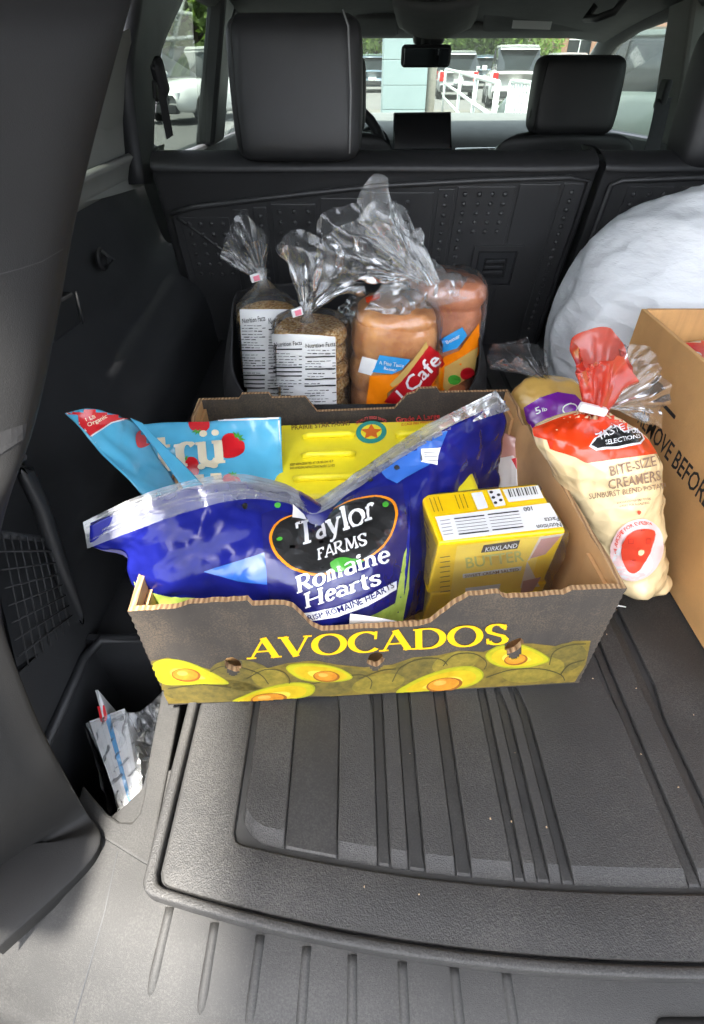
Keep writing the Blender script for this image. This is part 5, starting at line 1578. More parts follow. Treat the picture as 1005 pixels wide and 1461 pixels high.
# ------------------------------------------------------------------ bread bag: two loaves, printed film, tied plume
bread = thing('bread_bag', 'clear bag of two brown loaves with orange, blue and red print', 'bread', (.11, .80, .006))
la = atY(562, 490, .790); lb = atY(632, 470, .845)
def sliced(seed):
    return lambda u, v, q: wr(14, .005, seed, False)(u, v, q) + (abs(math.sin(q.z * math.pi / .052 + noise.noise(q * 12) * .5)) ** .5 - .8) * .009 + noise.noise(q * 60) * .0012
def loaf_rows(c, rx, ry, top):
    return [((c.x, c.y, .006), rx * .86, ry * .86), ((c.x, c.y, .03), rx, ry), ((c.x, c.y, top * .5), rx * 1.03, ry * 1.03), ((c.x, c.y, top * .85), rx * 1.0, ry), ((c.x, c.y, top * .95), rx * .90, ry * .88), ((c.x, c.y, top), rx * .62, ry * .6)]
zt1 = atY(562, 430, .79).z; zt2 = atY(648, 392, .845).z
_, ga = blob(loaf_rows(la, .064, .056, zt1), 48, 90, M['loaf'], 'loaf', bread, sliced(1), True, .62)
_, gb = blob(loaf_rows(lb, .056, .050, zt2), 48, 90, M['loaf2'], 'loaf', bread, sliced(2), True, .62)
_, fa = blob([(c, rx * 1.07 + .001, ry * 1.07 + .001) for c, rx, ry in loaf_rows(la, .064, .056, zt1 + .006)], 70, 46, M['clear'], 'bag_film', bread, wr(34, .003, 4), True, .62)
_, fb = blob([(c, rx * 1.07 + .001, ry * 1.07 + .001) for c, rx, ry in loaf_rows(lb, .056, .050, zt2 + .006)], 70, 46, M['clear'], 'bag_film', bread, wr(34, .003, 6), True, .62)
tb = bvh(join(fa, fb))
def prl(n_, d_, m_, k=1): return part(n_, lay(d_, tb, .0008 + .0005 * k, 6), m_, bread, True)
prl('orange_print', [poly2([(528, 536), (560, 534), (586, 530), (572, 545), (553, 560), (550, 600), (520, 600)])], M['bag_orange'], 1)
prl('orange_print', [poly2([(634, 508), (655, 500), (683, 461), (684, 500), (668, 540), (620, 562), (610, 560)])], M['bag_orange'], 1)
prl('tan_print', [poly2([(572, 532), (590, 512), (608, 486), (612, 500), (584, 536), (560, 552), (556, 548)])], M['bag_tan'], 2)
prl('tan_print', [poly2([(634, 523), (660, 508), (682, 494), (676, 530), (640, 560), (632, 552)])], M['bag_tan'], 2)
prl('blue_print', [poly2([(532, 530), (542, 506), (586, 512), (574, 526), (560, 533)])], M['bag_blue'], 3)
prl('blue_print', [poly2([(628, 484), (660, 466), (666, 478), (652, 496), (632, 502)])], M['bag_blue'], 3)
prl('lettering', tsans('A Fine Taste', (541, 518), (576, 523), 5) + tsans('Better', (547, 526), (566, 529), 5), M['white_film'], 5)
prl('lettering', tsans('Better', (637, 490), (657, 480), 5), M['white_film'], 5)
prl('red_banner', [poly2([(548, 572), (584, 530), (612, 492), (630, 508), (634, 518), (614, 548), (588, 580)])], M['bag_red'], 4)
prl('lettering', tsans('l Cafe', (576, 573), (628, 515), 20, (-.75, -.8)), M['white_film'], 6)
prl('salad_picture', [poly2(ell(648, 541, 9, 7))], M['green_film'], 4)
prl('salad_picture', [poly2(ell(666, 532, 10, 8, R(-30)))], M['bag_red'], 4)
prl('salad_picture', [poly2(ell(650, 556, 14, 7, R(-20)))], M['loaf2'], 5)
prl('white_patch', [poly2([(518, 508), (541, 514), (530, 535), (512, 530)])], M['white_film'], 2)
prl('price_tag', [poly2([(522, 426), (542, 420), (543, 427), (524, 434)])], M['coral_film'], 2)
bn = atY(612, 402, .800)
fan('gathered_top', bn, .016, mY([(523, 330, .80), (512, 296, .80), (536, 266, .81), (566, 288, .82), (592, 330, .82)]), M['clear_milky'], bread, .03, 5, .006, seed=2, nu=130, nv=44)
fan('film_tail', atY(596, 398, .79), .012, mY([(500, 392, .75), (468, 376, .76), (451, 338, .78), (478, 312, .80), (520, 300, .80)]), M['clear'], bread, .03, 4, .007, seed=4, nu=110, nv=36)
part('film_shoulder', Surf([[atY(px, py, y) for px, py, y in row] for row in (
    [(560, 375, .81), (590, 360, .82), (618, 372, .83), (640, 388, .83)], [(540, 415, .775), (580, 405, .775), (620, 400, .79), (668, 395, .82)],
    [(520, 440, .745), (565, 450, .735), (615, 440, .77), (688, 420, .81)])], disp=wr(36, .005, 3)).geo(50, 30), M['clear_milky'], bread, True)
loose = thing('loose_film', 'crumpled clear plastic lying between the seeded rounds and the loaves', 'plastic film', atY(495, 455, .80))
part('film_sheet', Surf([[atY(px, py, y) for px, py, y in row] for row in (
    [(478, 448, .82), (500, 425, .83), (525, 415, .84), (545, 420, .84)], [(480, 470, .79), (505, 455, .78), (530, 450, .79), (548, 455, .80)], [(488, 505, .80), (506, 500, .79), (522, 500, .80), (540, 505, .82)])], disp=wr(45, .006, 5)).geo(36, 26), M['clear'], loose, True)

# ------------------------------------------------------------------ white bin bag
wb = thing('trash_bag', 'bulging white plastic bin bag against the rear seat', 'plastic bag', (.76, .92, 0))
P = []
for t, k in ((0, .80), (.06, .92), (.2, .985), (.38, 1.0), (.58, .965), (.74, .86), (.86, .68), (.94, .46), (.985, .22), (1.0, .03)):
    row = []
    for a in range(28):
        an = 2 * math.pi * a / 28
        sx = abs(math.cos(an)) ** .8 * math.copysign(1, math.cos(an)); sy = abs(math.sin(an)) ** .8 * math.copysign(1, math.sin(an))
        row.append(V((.755 + sx * .395 * k, .905 + sy * .175 * k,   .001 + .380 * t)))
    P.append(row)
def wbd(u, v, q):
    n1 = noise.noise(q * 6) * .016 + (.5 - abs(noise.noise(V((q.x * 13 - q.z * 11, q.y * 13, q.z * 7 + q.x * 6))))) * .016
    return n1 + (.5 - abs(noise.noise(V((q.x * 30 + q.z * 34, q.y * 30, q.z * 24 - q.x * 14)) + V((7, 1, 3))))) * .0035
part('bag_film', Surf(P, True, wbd).geo(190, 120), M['trash'], wb, True)

# ------------------------------------------------------------------ brown carton on the right
CXB = .392
cb = thing('carton', 'plain brown open carton at the right edge, black stencilled words', 'box', (.60, .51, .001))
y0, y1, zt_ = .27, .722, .243
left = part('side_panel', box((CXB + .003, (y0 + y1) / 2, zt_ / 2 + .001), (.006, y1 - y0, zt_)), M['kraft'], cb, bevel=.001)
part('back_panel', box((CXB + .215, y1 - .003, zt_ / 2 + .0015), (.416, .006, zt_)), M['kraft'], cb, bevel=.001)
part('side_panel', box((CXB + .427, (y0 + y1) / 2, zt_ / 2 + .001), (.006, y1 - y0, zt_)), M['kraft'], cb, bevel=.001)
part('front_panel', box((CXB + .215, y0 + .003, zt_ / 2 + .0015), (.416, .006, zt_)), M['kraft'], cb, bevel=.001)
part('bottom_panel', box((CXB + .215, (y0 + y1) / 2, .004), (.416, y1 - y0 - .013, .005)), M['kraft'], cb)
lt = bvh(([V((CXB, y0, 0)), V((CXB, y1, 0)), V((CXB, y1, zt_)), V((CXB, y0, zt_))], [(0, 1, 2, 3)]))
def word3(txt, ya, yb, z, h):
    """stencil on the side: reads from the back towards the tailgate"""
    g_, w = sans(txt)
    vs_ = [V((CXB - .0004, ya + (yb - ya) * x / w, z + y * h)) for x, y in g_[0]]
    return vs_, g_[1]
part('stencil', word3('REMOVE BEFORE', .632, .445, .122, .023), M['print_black'], left)
part('stencil_bar', ([V((CXB - .0004, y, z)) for y, z in ((.595, .168), (.560, .168), (.560, .173), (.595, .173))], [(0, 1, 2, 3)]), M['print_black'], left)
wp = thing('wrapped_package', 'white packet with a red disc inside the brown carton', 'packet', (.60, .60, .007))
pgm = Surf([[V((.405 + .38 * u, .30 + .40 * v, .196 + .045 * math.sin(math.pi * u) * math.sin(math.pi * v) + .012 * v)) for u in (0, .2, .4, .6, .8, 1)] for v in (0, .25, .5, .75, 1)], disp=wr(14, .008, 4)).geo(40, 40)
wpb = part('packet_film', pgm, M['white_film'], wp, True, solid=.05)
wpt = bvh(pgm)
part('red_disc', lay([poly2(ell(1016, 508, 42, 40, R(10), 30))], wpt, .0012, 10), M['red_print'], wpb, True)
part('lettering', lay(tsans('Co', (984, 512), (1006, 524), 13), wpt, .002, 6), M['white_film'], wpb, True)

# ------------------------------------------------------------------ potato bags
pot = thing('potato_bag', 'cream and orange bag of small potatoes leaning between tray and brown carton', 'potato bag', (.345, .45, .001))
prow = [(838, 872, 944, .425), (815, 866, 947, .428), (790, 854, 945, .434), (755, 835, 944, .440), (720, 817, 941, .447), (685, 798, 939, .455), (655, 781, 936, .462), (632, 768, 925, .470), (614, 765, 908, .480), (600, 790, 888, .488), (590, 826, 866, .492)]
P = []
for py, pl_, pr_, y in prow:
    a, b = atY(pl_, py, y), atY(pr_, py, y)
    c = (a + b) / 2; rx = (b - a).length / 2; ry = min(.046, rx * .75)
    P.append([c + (b - a).normalized() * (math.cos(2 * math.pi * k / 20) * rx) + V((0, math.sin(2 * math.pi * k / 20) * ry, math.sin(2 * math.pi * k / 20) * -.35 * ry)) for k in range(20)])
def potd(u, v, q):
    k = max(0, 1 - v * 1.25)
    d_, _p = noise.voronoi(q * 30)
    return (.011 - min(.011, d_[0] * .019)) * k + wr(40, .0018, 2)(u, v, q) + math.sin(u * 2 * math.pi * 17) * .002 * max(0, v - .62) * 2.2
pgeo = Surf(P, True, potd).geo(120, 80)
pgeo[1].append(tuple(range(119, -1, -1)))
pb = part('bag_film', pgeo, M['cream_film'], pot, True)
ptree = bvh(pgeo)
def prt(n_, d_, m_, k=1): return part(n_, lay(d_, ptree, .0010 + .0005 * k, 6), m_, pb, True)
prt('orange_top', [poly2([(760, 612), (800, 596), (826, 588), (868, 588), (900, 605), (925, 630), (936, 648), (880, 655), (838, 660), (822, 652), (786, 640), (782, 628), (764, 622)])], M['coral_film'], 1)
prt('brand_badge', [poly2([(841, 638), (848, 626), (862, 618), (872, 606), (882, 610), (890, 617), (905, 612), (914, 620), (918, 628), (912, 635), (880, 641), (850, 643)])], M['white_film'], 2)
prt('brand_badge_inner', [poly2([(844, 636), (850, 627), (864, 620), (873, 609), (881, 612), (890, 620), (904, 615), (912, 621), (915, 628), (910, 633), (880, 638), (852, 640)])], M['black_film'], 3)
prt('lettering', tsans('TASTE', (852, 631), (890, 615), 9) + tsans('FUL', (893, 621), (909, 621), 7) + tsans('SELECTIONS', (862, 637), (911, 628), 6), M['white_film'], 5)
prt('lettering', tsans('BITE-SIZE', (870, 678), (934, 664), 13) + tsans('CREAMERS', (869, 696), (940, 684), 13), M['brown_print'], 3)
prt('lettering', tsans('SUNBURST BLEND POTATOES', (842, 710), (960, 694), 7.5), M['brown_print'], 3)
prt('fine_print', tsans('MICROWAVE READY FRESH BABY POTATOES', (880, 717), (926, 712), 2.6) + tsans('GREAT FOR ROASTING', (884, 722), (924, 717), 2.6), M['brown_print'], 3)
prt('heart_mark', [poly2(smooth_loop([(910, 733), (907, 729), (910, 727), (913, 729)], 4))], M['coral_ink'], 3)
prt('recipe_ring', [poly2(ell(908, 783, 36, 45, R(18), 32))], M['pinkish'], 2)
prt('recipe_ring_grey', [poly2(ell(902, 800, 28, 25, R(18), 28))], M['white_film'], 2)
prt('recipe_potato', [poly2(smooth_loop([(912, 754), (930, 757), (932, 768), (924, 790), (910, 812), (898, 815), (889, 800), (887, 780), (896, 762)], 4))], M['coral_ink'], 4)
prt('lettering', tsans('A RECIPE FOR EVERY', (880, 788), (930, 749), 6, bend=17), M['coral_ink'], 4)
for x, y in ((900, 769), (922, 769), (900, 802)): prt('recipe_icon', [stroke2([(x - 3, y - 3), (x + 3, y - 3), (x + 3, y + 3), (x - 3, y + 3)], .9, True)], M['bag_red'], 5)
prt('recipe_icon', [poly2(ell(913, 785, 4, 4.5))], M['cream_film'], 5)
kn = atY(848, 585, .492)
fan('coral_tail', kn, .012, mY([(832, 520, .49), (840, 497, .50), (866, 488, .505), (890, 497, .505), (905, 538, .50)]), M['coral_clear'], pot, .022, 5, .005, seed=6)
fan('clear_tail', kn + V((.008, .004, .004)), .010, mY([(892, 500, .515), (925, 508, .52), (946, 530, .52), (944, 570, .51), (936, 606, .50)]), M['clear'], pot, .018, 8, .005, seed=8)
part('bag_clip', box(atY(846, 584, .478), (.030, .008, .009), ry=R(14)), M['white_film'], pot, bevel=.002)

pp = thing('potato_bag', 'purple labelled bag of tan potatoes standing behind the cream bag', 'potato bag', (.28, .66, .001))
_, g2 = blob([((.283, .665, .002), .045, .045), ((.283, .665, .03), .066, .062), ((.285, .663, .08), .070, .066), ((.284, .662, .125), .062, .058), ((.275, .665, .155), .040, .036), ((.262, .672, .168), .012, .010)], 60, 40, M['potato_tan'], 'bag_film', pp, lambda u, v, q: noise.noise(q * 26) * .006 + wr(40, .002, 3)(u, v, q))
t2 = bvh(g2)
part('purple_label', lay([poly2([(748, 582), (770, 568), (795, 560), (820, 564), (834, 578), (830, 600), (800, 608), (760, 612), (752, 600)])], t2, .0014, 6), M['purple_film'], pp, True)
part('lettering', lay(tsans('5', (765, 592), (773, 589), 9) + tsans('lb', (774, 588), (781, 586), 5), t2, .0022, 5), M['white_film'], pp, True)
part('label_ring', lay([stroke2(ell(812, 584, 10, 7, R(-10), 20), 1.6, True)], t2, .0022, 5), M['white_film'], pp, True)
fan('gathered_top', (.262, .672, .168), .010, mY([(698, 520, .74), (706, 502, .75), (735, 498, .75), (765, 508, .74), (784, 516, .73)]), M['clear'], pp, .02, 8, .005, seed=9)

# ------------------------------------------------------------------ manuals in a plastic bag in the side bin
man = thing('manual_pouch', 'clear pouch of car manuals stuck into the side bin', 'manuals', (-.235, .23, -.19))
a, b = V((-.272, .274, -.020)), V((-.238, .286, -.016))
c, d = V((-.214, .188, -.040)), V((-.196, .194, -.036))
n_ = 7
for k in range(n_):
    t0, t1 = k / n_, (k + .95) / n_
    p0, p1, p2, p3 = a.lerp(b, t0), a.lerp(b, t1), c.lerp(d, t1), c.lerp(d, t0)
    o = part('booklet', hexa([p0 + V((.012, -.02, -.15)), p1 + V((.012, -.02, -.15)), p2 + V((0, 0, -.14)), p3 + V((0, 0, -.14)), p0, p1, p2, p3]), M['paper'] if k not in (3,) else M['bag_blue'], man)
part('red_card', hexa([V((-.268, .300, -.10)), V((-.258, .304, -.10)), V((-.246, .286, -.10)), V((-.254, .282, -.10)), atX(136, 985, -.272), atX(140, 984, -.268), atX(158, 1028, -.252), atX(148, 1030, -.256)]), M['paper'], man)
part('red_stripe', ([atX(139, 1008, -.2655) , atX(149, 1006, -.2595), atX(155, 1028, -.2525), atX(144, 1030, -.2585)], [(0, 1, 2, 3)]), M['red_print'], man, solid=.001)
mfs = Surf([[atX(px, py, x) for px, py, x in row] for row in (
    [(160, 1026, -.244), (178, 1018, -.234), (205, 1012, -.222), (234, 985, -.206)], [(172, 1062, -.232), (192, 1064, -.224), (212, 1060, -.214), (236, 1040, -.200)],
    [(184, 1096, -.222), (200, 1100, -.214), (214, 1090, -.206), (230, 1078, -.198)], [(196, 1140, -.206), (206, 1140, -.202), (214, 1120, -.199), (222, 1105, -.196)])], disp=wr(50, .006, 2))
part('pouch_film', mfs.geo(40, 40), M['clear_milky'], man, True)
mf2 = Surf([[p0 + V((.0, -.006, .006)) for p0 in (a, b)], [a.lerp(c, .5) + V((.004, -.004, .006)), b.lerp(d, .5) + V((.006, 0, .006))], [c + V((.0, -.006, .004)), d + V((.004, -.004, .004))]], disp=wr(60, .004, 7))
part('pouch_film', mf2.geo(30, 40), M['clear_milky'], man, True)
mf3 = Surf([[a + V((-.004, -.004, .005)), c + V((-.006, -.008, .003))], [a + V((.004, -.022, -.06)), c + V((-.004, -.008, -.06))], [a + V((.010, -.026, -.15)), c + V((-.002, -.004, -.14))]], disp=wr(45, .004, 8))
part('pouch_film', mf3.geo(24, 24), M['clear'], man, True)

# ------------------------------------------------------------------ crumbs on the liner
M['crumb'] = pm('pale_crumb', (.42, .30, .18), .8)
gs = []
rnd = random.Random(4)
for px, py in ((585, 1075), (735, 1074), (915, 1076), (880, 870), (872, 880), (846, 968), (908, 982), (990, 1020), (968, 1123), (520, 1265), (598, 1276), (780, 1180), (700, 1168), (730, 1172), (866, 905), (838, 945)):
    p = atZ(px, py, .001); s = rnd.uniform(.0004, .0009)
    gs.append(box(p, (s * 1.6, s, s), rz=rnd.uniform(0, 3), rx=rnd.uniform(0, 1)))
tag(part('crumbs', join(*gs), M['crumb']), 'pale crumbs scattered over the black cargo liner', 'crumbs', kind='stuff')
tag(part('paper_shred', tube([atZ(870, 880, .003), atZ(874, 868, .006), atZ(882, 864, .004), atZ(893, 866, .002)], .0009, 6), M['paper'], None, True), 'thin white paper shred lying beside the avocado tray corner', 'shred')
# ------------------------------------------------------------------ outside: parking lot, cars, trees
def asphalt():
    m, nt, b = newmat('asphalt')
    vec = coords(nt)
    f = nz(nt, vec, .35, 5); g_ = nz(nt, vec, 40, 3)
    mx = nt.nodes.new('ShaderNodeMath'); mx.operation = 'MULTIPLY_ADD'; mx.inputs[1].default_value = .6
    nt.links.new(f, mx.inputs[0]); h = nt.nodes.new('ShaderNodeMath'); h.operation = 'MULTIPLY'; h.inputs[1].default_value = .4
    nt.links.new(g_, h.inputs[0]); nt.links.new(h.outputs[0], mx.inputs[2])
    nt.links.new(ramp(nt, mx.outputs[0], [(.3, (.10, .10, .098)), (.7, (.14, .138, .134))]), b.inputs['Base Color'])
    b.inputs['Roughness'].default_value = .9
    nt.links.new(bumpn(nt, g_, .4, .004), b.inputs['Normal'])
    return m
M['asphalt'] = asphalt()
M['concrete'] = pm('concrete', (.13, .125, .11), .9, .12, 1.2, .3, 30, .003)
M['line'] = pm('white_road_paint', (.72, .72, .70), .7, .12, 6)
ground = part('parking_lot', ([V((-400, -200, GZ)), V((400, -200, GZ)), V((400, 600, GZ)), V((-400, 600, GZ))], [(0, 1, 2, 3)]), M['asphalt'])
ground['kind'] = 'structure'
pav = part('pavement', prism([V((-1.2, 5.4, GZ + .004)), V((14, 5.4, GZ + .004)), V((14, 22, GZ + .004)), V((-1.2, 22, GZ + .004))], (0, 0, .12)), M['concrete'], bevel=.03)
pav['kind'] = 'structure'
for k, (x, y, L, r_) in enumerate([(-2.2 - 2.7 * i, 11.0, 5.0, R(18)) for i in range(4)] + [(-2.6 - 2.7 * i, 18.5, 5, R(18)) for i in range(4)]):
    o = part('parking_line', box((x, y, GZ + .004), (.12, L, .004), rz=r_), M['line']); o['kind'] = 'structure'

def paint(name, col, rough=.25):
    m, nt, b = newmat(name)
    b.inputs['Base Color'].default_value = (*col, 1)
    b.inputs['Roughness'].default_value = rough; b.inputs['Coat Weight'].default_value = .7; b.inputs['Coat Roughness'].default_value = .05
    return m
M['p_white'] = paint('white_car_paint', (.72, .73, .72)); M['p_dark'] = paint('black_car_paint', (.018, .02, .022)); M['p_silver'] = paint('silver_car_paint', (.42, .44, .45))
M['p_blue'] = paint('blue_grey_car_paint', (.16, .22, .28)); M['p_green'] = paint('grey_green_car_paint', (.08, .10, .095)); M['p_red'] = paint('red_car_paint', (.35, .03, .03))
M['car_glass'] = pm('car_window_glass', (.02, .025, .028), .05, 0, 5, spec=.7)
M['tyre'] = pm('tyre_rubber', (.02, .02, .02), .8); M['rim'] = pm('wheel_alloy', (.45, .45, .46), .35, metal=.8)
M['lamp_red'] = pm('tail_lamp_red', (.55, .02, .02), .15); M['lamp_white'] = pm('head_lamp', (.75, .78, .8), .1); M['plate'] = pm('number_plate', (.7, .7, .68), .5)
def parked_car(label, x, y, rz, mat, H=1.68, L=4.6, W=1.84):
    """rear of the car faces -y before turning"""
    th = thing('parked_car', label, 'car', (x, y, GZ), 'cars parked in the lot')
    Mx = Matrix.Translation(V((x, y, GZ))) @ Matrix.Rotation(rz, 4, 'Z')
    def loft(st, n_round=.12):
        P = []
        for yy, hw, z0, z1 in st:
            r = min(n_round, (z1 - z0) * .3)
            sec = [(-hw, z0 + r), (-hw + .0, (z0 + z1) / 2), (-hw + .02, z1 - r), (-hw + r, z1), (0, z1 + .015), (hw - r, z1), (hw - .02, z1 - r), (hw, (z0 + z1) / 2), (hw, z0 + r), (hw - r * .7, z0), (-hw + r * .7, z0)]
            P.append([Mx @ V((a_, yy, b_)) for a_, b_ in sec])
        n = len(P[0]); vs_ = [p for r_ in P for p in r_]; fs_ = []
        for i in range(len(P) - 1):
            for k in range(n):
                fs_.append((i * n + k, i * n + (k + 1) % n, (i + 1) * n + (k + 1) % n, (i + 1) * n + k))
        fs_.append(tuple(range(n))); fs_.append(tuple(range((len(P) - 1) * n + n - 1, (len(P) - 1) * n - 1, -1)))
        return vs_, fs_
    h = L / 2; w = W / 2; bz = H * .60
    part('body', loft([(-h, w * .90, .38, bz - .08), (-h + .12, w * .98, .30, bz), (-h + .8, w, .24, bz + .02), (0, w, .22, bz), (h - 1.25, w, .24, bz - .02), (h - .35, w * .96, .28, bz - .12), (h - .05, w * .86, .34, bz - .26), (h, w * .80, .38, bz - .34)]), mat, th, True)
    part('window_band', loft([(-h + .10, w * .80, bz - .06, bz + .02), (-h + .42, w * .80, bz - .06, H - .10), (0, w * .82, bz - .06, H - .07), (h - 2.2, w * .80, bz - .06, H - .12), (h - 1.35, w * .84, bz - .08, bz + .01)], .06), M['car_glass'], th, True)
    part('roof', loft([(-h + .26, w * .74, H - .13, H - .06), (-h + .7, w * .75, H - .10, H), (0, w * .76, H - .09, H), (h - 2.2, w * .74, H - .13, H - .06)], .04), mat, th, True)
    for sx in (-1, 1):
        for yy in (-h + .85, h - .92):
            c = Mx @ V((sx * (w - .10), yy, .34))
            g_ = lathe([(.12, -.11), (.31, -.11), (.34, -.07), (.34, .07), (.31, .11), (.12, .11)], (0, 0, 0), 20, 'X')
            g2_ = lathe([(.02, -.115), (.20, -.118), (.215, -.10), (.215, .10), (.20, .118), (.02, .115)], (0, 0, 0), 16, 'X')
            Rm = Matrix.Translation(c) @ Matrix.Rotation(rz, 4, 'Z')
            t_ = part('wheel', xf(g_, Rm), M['tyre'], th, True)
            part('rim', xf(g2_, Rm), M['rim'], t_, True)
        part('tail_lamp', xf(box((sx * w * .80, -h + .04, bz - .20), (.20, .10, .34)), Mx), M['lamp_red'], th, bevel=.02)
        part('head_lamp', xf(box((sx * w * .66, h - .10, bz - .34), (.36, .14, .14)), Mx), M['lamp_white'], th, bevel=.02)
        part('wing_mirror', xf(box((sx * (w + .10), h - 1.6, bz + .06), (.20, .12, .15)), Mx), mat, th, bevel=.03)
        part('window_pillar', xf(box((sx * w * .83, -.1, (bz + H) / 2 - .02), (.03, .12, H - bz - .08), ry=-sx * R(6)), Mx), M['p_dark'], th)
    part('number_plate', xf(box((0, -h - .012, bz - .36), (.42, .03, .14)), Mx), M['plate'], th)
    part('rear_bumper', xf(box((0, -h + .02, .42), (W * .86, .14, .20)), Mx), M['trim'], th, bevel=.03)
    part('grille', xf(box((0, h + .0, bz - .42), (W * .52, .06, .22)), Mx), M['trim'], th, bevel=.02)
    part('front_bumper', xf(box((0, h - .04, .36), (W * .78, .16, .20)), Mx), M['trim'], th, bevel=.03)
    return th
def G(px, d): return V(((px - 502.5) / FPX * d, 0, 0)).x, d * 1.30
x, y = G(730, 20.5); parked_car('white car with red tail lamps seen through the middle of the windscreen', x, y, R(-8), M['p_white'], 1.78)
x, y = G(652, 25); parked_car('silver car behind the white railing, right of the blue-grey column', x, y, R(-6), M['p_silver'])
x, y = G(612, 31); parked_car('red car partly hidden beside the blue-grey column', x, y, R(-6), M['p_red'], 1.5)
x, y = G(534, 30); parked_car('blue-grey car visible between the left headrest and the column', x, y, R(-4), M['p_blue'], 1.6)
x, y = G(690, 34); parked_car('dark car far behind the white car with red lamps', x, y, R(-6), M['p_blue'], 1.6)
x, y = G(800, 24); parked_car('pale car mostly hidden behind the front passenger headrest', x, y, R(-8), M['p_silver'], 1.6)
x, y = G(296, 15.5); parked_car('white car facing us outside the left rear window', x, y, R(180 - 28), M['p_white'], 1.66)
x, y = G(246, 20); parked_car('dark car beside the white one outside the left rear window', x, y, R(180 - 25), M['p_dark'], 1.75)
x, y = G(915, 8.2); parked_car('grey-green car filling the front passenger window', x, y, R(35), M['p_green'], 1.70)

x, y = G(520, 38); parked_car('small pale car far off, left edge of the windscreen view', x, y, R(-4), M['p_white'], 1.5)
x, y = G(672, 44); parked_car('far white car between the silver car and the white car', x, y, R(80), M['p_white'], 1.5)
x, y = G(772, 36); parked_car('far dark car left of the passenger headrest top', x, y, R(-8), M['p_dark'], 1.6)
x, y = G(612, 44); parked_car('far blue-grey car seen under the rear view mirror', x, y, R(85), M['p_blue'], 1.5)

# column clad in pale boards
M['siding'] = pm('pale_blue_siding', (.26, .34, .35), .6, .06, 3)
cl = thing('clad_column', 'pale blue-grey column clad in horizontal boards in front of the car', 'column', (.68, 9.0, GZ + .124))
part('column_core', box((.68, 9.0, GZ + .124 + 1.9), (.50, .50, 3.8)), M['siding'], cl)
for k in range(15):
    part('board', box((.68, 9.0, GZ + .124 + .13 + k * .25), (.56, .56, .246)), M['siding'], cl, bevel=.004)
pc = thing('downpipe', 'cream downpipe fixed beside the pale blue-grey column', 'pipe', (1.04, 8.9, GZ + .124))
part('pipe', tube([(1.04, 8.9, GZ + .124), (1.04, 8.9, 2.6)], .06, 12), pm('cream_pipe', (.55, .50, .42), .6), pc, True)
part('pipe_base', box((1.04, 8.9, GZ + .20), (.22, .22, .14)), M['concrete'], pc, bevel=.01)
# railing
M['rail'] = pm('white_rail_paint', (.70, .74, .74), .4)
rl_ = thing('railing', 'white tubular railing crossing the view through the windscreen', 'railing', (2.2, 12.0, GZ + .124))
pts = []
for px, d in ((713, 6.2), (681, 8.2), (658, 11), (636, 15.5)):
    x, y = G(px, d); pts.append(V((x, y, GZ + .124)))
for p in pts: part('post', tube([p, p + V((0, 0, 1.05))], .035, 10), M['rail'], rl_, True)
for h in (1.05, .72, .40): part('rail', tube([p + V((0, 0, h)) for p in pts], .028, 10), M['rail'], rl_, True)
# trolley pen
tp = thing('cart_corral', 'white barred shopping cart pen left of the passenger headrest', 'cart pen', (2.6, 8.2, GZ + .124))
ca, cb_ = V((*G(732, 6.6), GZ + .124)), V((*G(800, 5.6), GZ + .124))
for k in range(15):
    p = ca.lerp(cb_, k / 14); part('bar', tube([p + V((0, 0, .1)), p + V((0, 0, 1.05))], .014 if k % 7 else .03, 8), M['rail'], tp, True)
for h in (.1, .55, 1.05): part('rail', tube([ca + V((0, 0, h)), cb_ + V((0, 0, h))], .022, 8), M['rail'], tp, True)
# building
M['brick'] = None
def brick():
    m, nt, b = newmat('brick_wall')
    vec = coords(nt, (1, 1, 1), (math.pi / 2, 0, 0))
    t = nt.nodes.new('ShaderNodeTexBrick'); t.inputs['Scale'].default_value = 4.0
    t.inputs['Color1'].default_value = (.30, .13, .08, 1); t.inputs['Color2'].default_value = (.36, .17, .10, 1); t.inputs['Mortar'].default_value = (.4, .35, .3, 1)
    nt.links.new(vec, t.inputs['Vector']); nt.links.new(t.outputs['Color'], b.inputs['Base Color']); b.inputs['Roughness'].default_value = .9
    return m
M['brick'] = brick()
bl = thing('shop_building', 'red brick building beyond the parking lot at upper right', 'building', (33, 63, GZ))
part('wall', box((33, 67, GZ + 4), (30, 10, 8)), M['brick'], bl)
part('cornice', box((33, 67, GZ + 8.2), (30.6, 10.6, .4)), M['concrete'], bl)
part('band', box((33, 61.96, GZ + 3.3), (30, .1, .5)), M['concrete'], bl)
for k in range(8):
    wd = part('window', box((20 + k * 3.6, 61.95, GZ + 1.8), (2.0, .12, 1.9)), M['car_glass'], bl)
    part('window_frame', join(box((20 + k * 3.6, 61.88, GZ + 1.8), (.08, .05, 1.9)), box((20 + k * 3.6, 61.88, GZ + 2.72), (2.0, .05, .08))), M['rail'], wd)
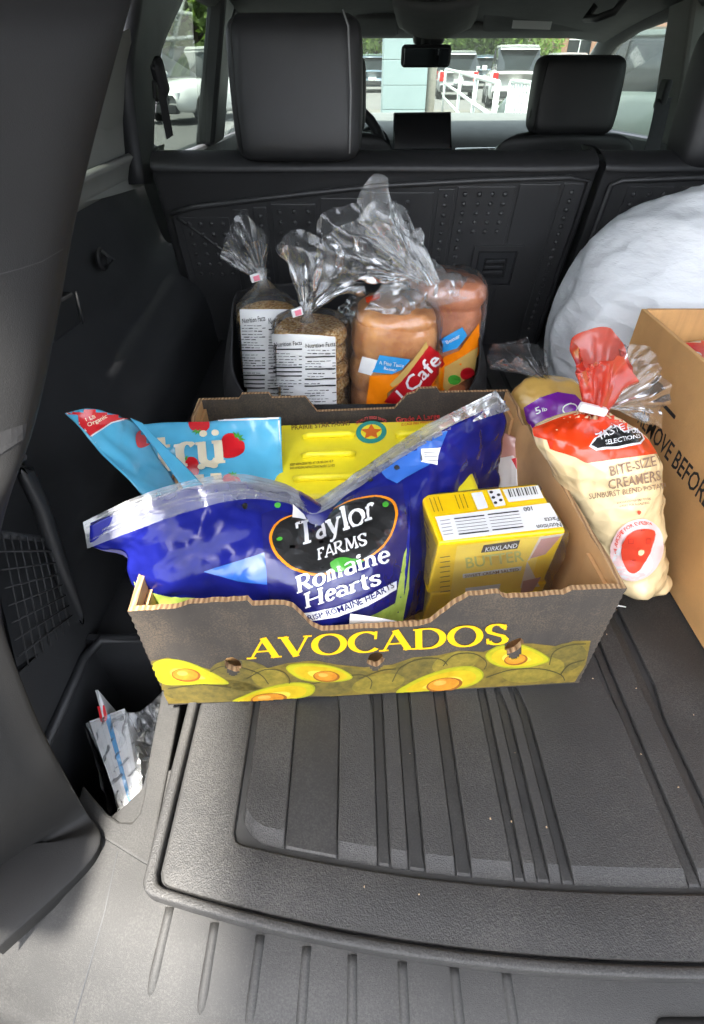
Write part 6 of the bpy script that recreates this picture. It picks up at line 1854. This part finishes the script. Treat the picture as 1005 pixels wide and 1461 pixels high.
# trees
M['bark'] = pm('bark', (.10, .075, .055), .9, .25, 8, .6, 20, .01)
def leaf_mat(name, c1, c2):
    m, nt, b = newmat(name)
    vec = coords(nt)
    nt.links.new(ramp(nt, nz(nt, vec, 1.6, 3), [(.3, c1), (.7, c2)]), b.inputs['Base Color'])
    b.inputs['Roughness'].default_value = .6
    tl = nt.nodes.new('ShaderNodeBsdfTranslucent'); mx = nt.nodes.new('ShaderNodeMixShader'); mx.inputs[0].default_value = .4
    tl.inputs[0].default_value = (c2[0] * 1.5, c2[1] * 1.7, c2[2], 1)
    nt.links.new(b.outputs[0], mx.inputs[1]); nt.links.new(tl.outputs[0], mx.inputs[2]); nt.links.new(mx.outputs[0], nt.nodes['Material Output'].inputs['Surface'])
    return m
M['leaf1'] = leaf_mat('leaf_green', (.08, .14, .03), (.16, .24, .06)); M['leaf2'] = leaf_mat('leaf_pale_green', (.11, .17, .04), (.20, .28, .08))
def leaf_cloud(rnd, r, h, z0, n, size):
    vs_, fs_ = [], []
    cl_ = [(rnd.gauss(0, r * .45), rnd.gauss(0, r * .45), z0 + h * rnd.random(), r * rnd.uniform(.22, .42)) for _ in range(26)]
    for k in range(n):
        cx_, cy_, cz, cr_ = cl_[k % len(cl_)]
        d_ = V((rnd.gauss(0, 1), rnd.gauss(0, 1), rnd.gauss(0, 1))).normalized() * cr_ * rnd.random() ** .4
        c = V((cx_, cy_, cz)) + d_
        u_ = V((rnd.gauss(0, 1), rnd.gauss(0, 1), rnd.gauss(0, 1))).normalized(); w_ = u_.cross(V((rnd.gauss(0, 1), rnd.gauss(0, 1), rnd.gauss(0, 1)))).normalized()
        s = size * rnd.uniform(.6, 1.3); i = len(vs_)
        vs_ += [c - u_ * s, c + w_ * s * .5, c + u_ * s, c - w_ * s * .5]
        fs_.append((i, i + 1, i + 2, i + 3))
    return vs_, fs_
def tree(label, x, y, H, r, seed, m, n=5200):
    rnd = random.Random(seed)
    th = thing('tree', label, 'tree', (x, y, GZ), 'trees behind the parking lot')
    b0 = V((x, y, GZ))
    part('trunk', tube([b0, b0 + V((.05, 0, H * .2)), b0 + V((.1, .1, H * .5)), b0 + V((0, .1, H * .85))], [.22, .17, .11, .03], 10), M['bark'], th, True)
    for k in range(5):
        a = k * 1.3 + rnd.random(); s = b0 + V((.08, .05, H * (.22 + .09 * k)))
        part('limb', tube([s, s + V((math.cos(a) * r * .4, math.sin(a) * r * .4, H * .10)), s + V((math.cos(a) * r * .75, math.sin(a) * r * .75, H * .2))], [.09, .06, .02], 7), M['bark'], th, True)
    g_ = leaf_cloud(rnd, r, H * .82, H * .14, n, .17 + H * .012)
    part('crown', ([v + b0 for v in g_[0]], g_[1]), m, th)
side_words = ['leftmost tree seen through the left rear window', 'tree behind the white car outside the left rear window', 'tree over the gap between left headrest and column', 'pale tree just right of the clad column',
              'tree behind the rear view mirror', 'tall tree over the white car with red lamps', 'tree left of the brick building', 'tree hidden mostly by the pale clad column']
for k, (px, d, H, r) in enumerate([(232, 26, 9, 4.5), (285, 30, 10, 4.5), (535, 46, 10, 5.5), (615, 44, 8, 5), (650, 50, 10, 5.5), (705, 46, 11, 5.5), (738, 52, 9, 4.5), (584, 48, 9, 5)]):
    x, y = G(px, d); tree(side_words[k], x, y, H, r, 20 + k, M['leaf1'] if k % 2 else M['leaf2'])
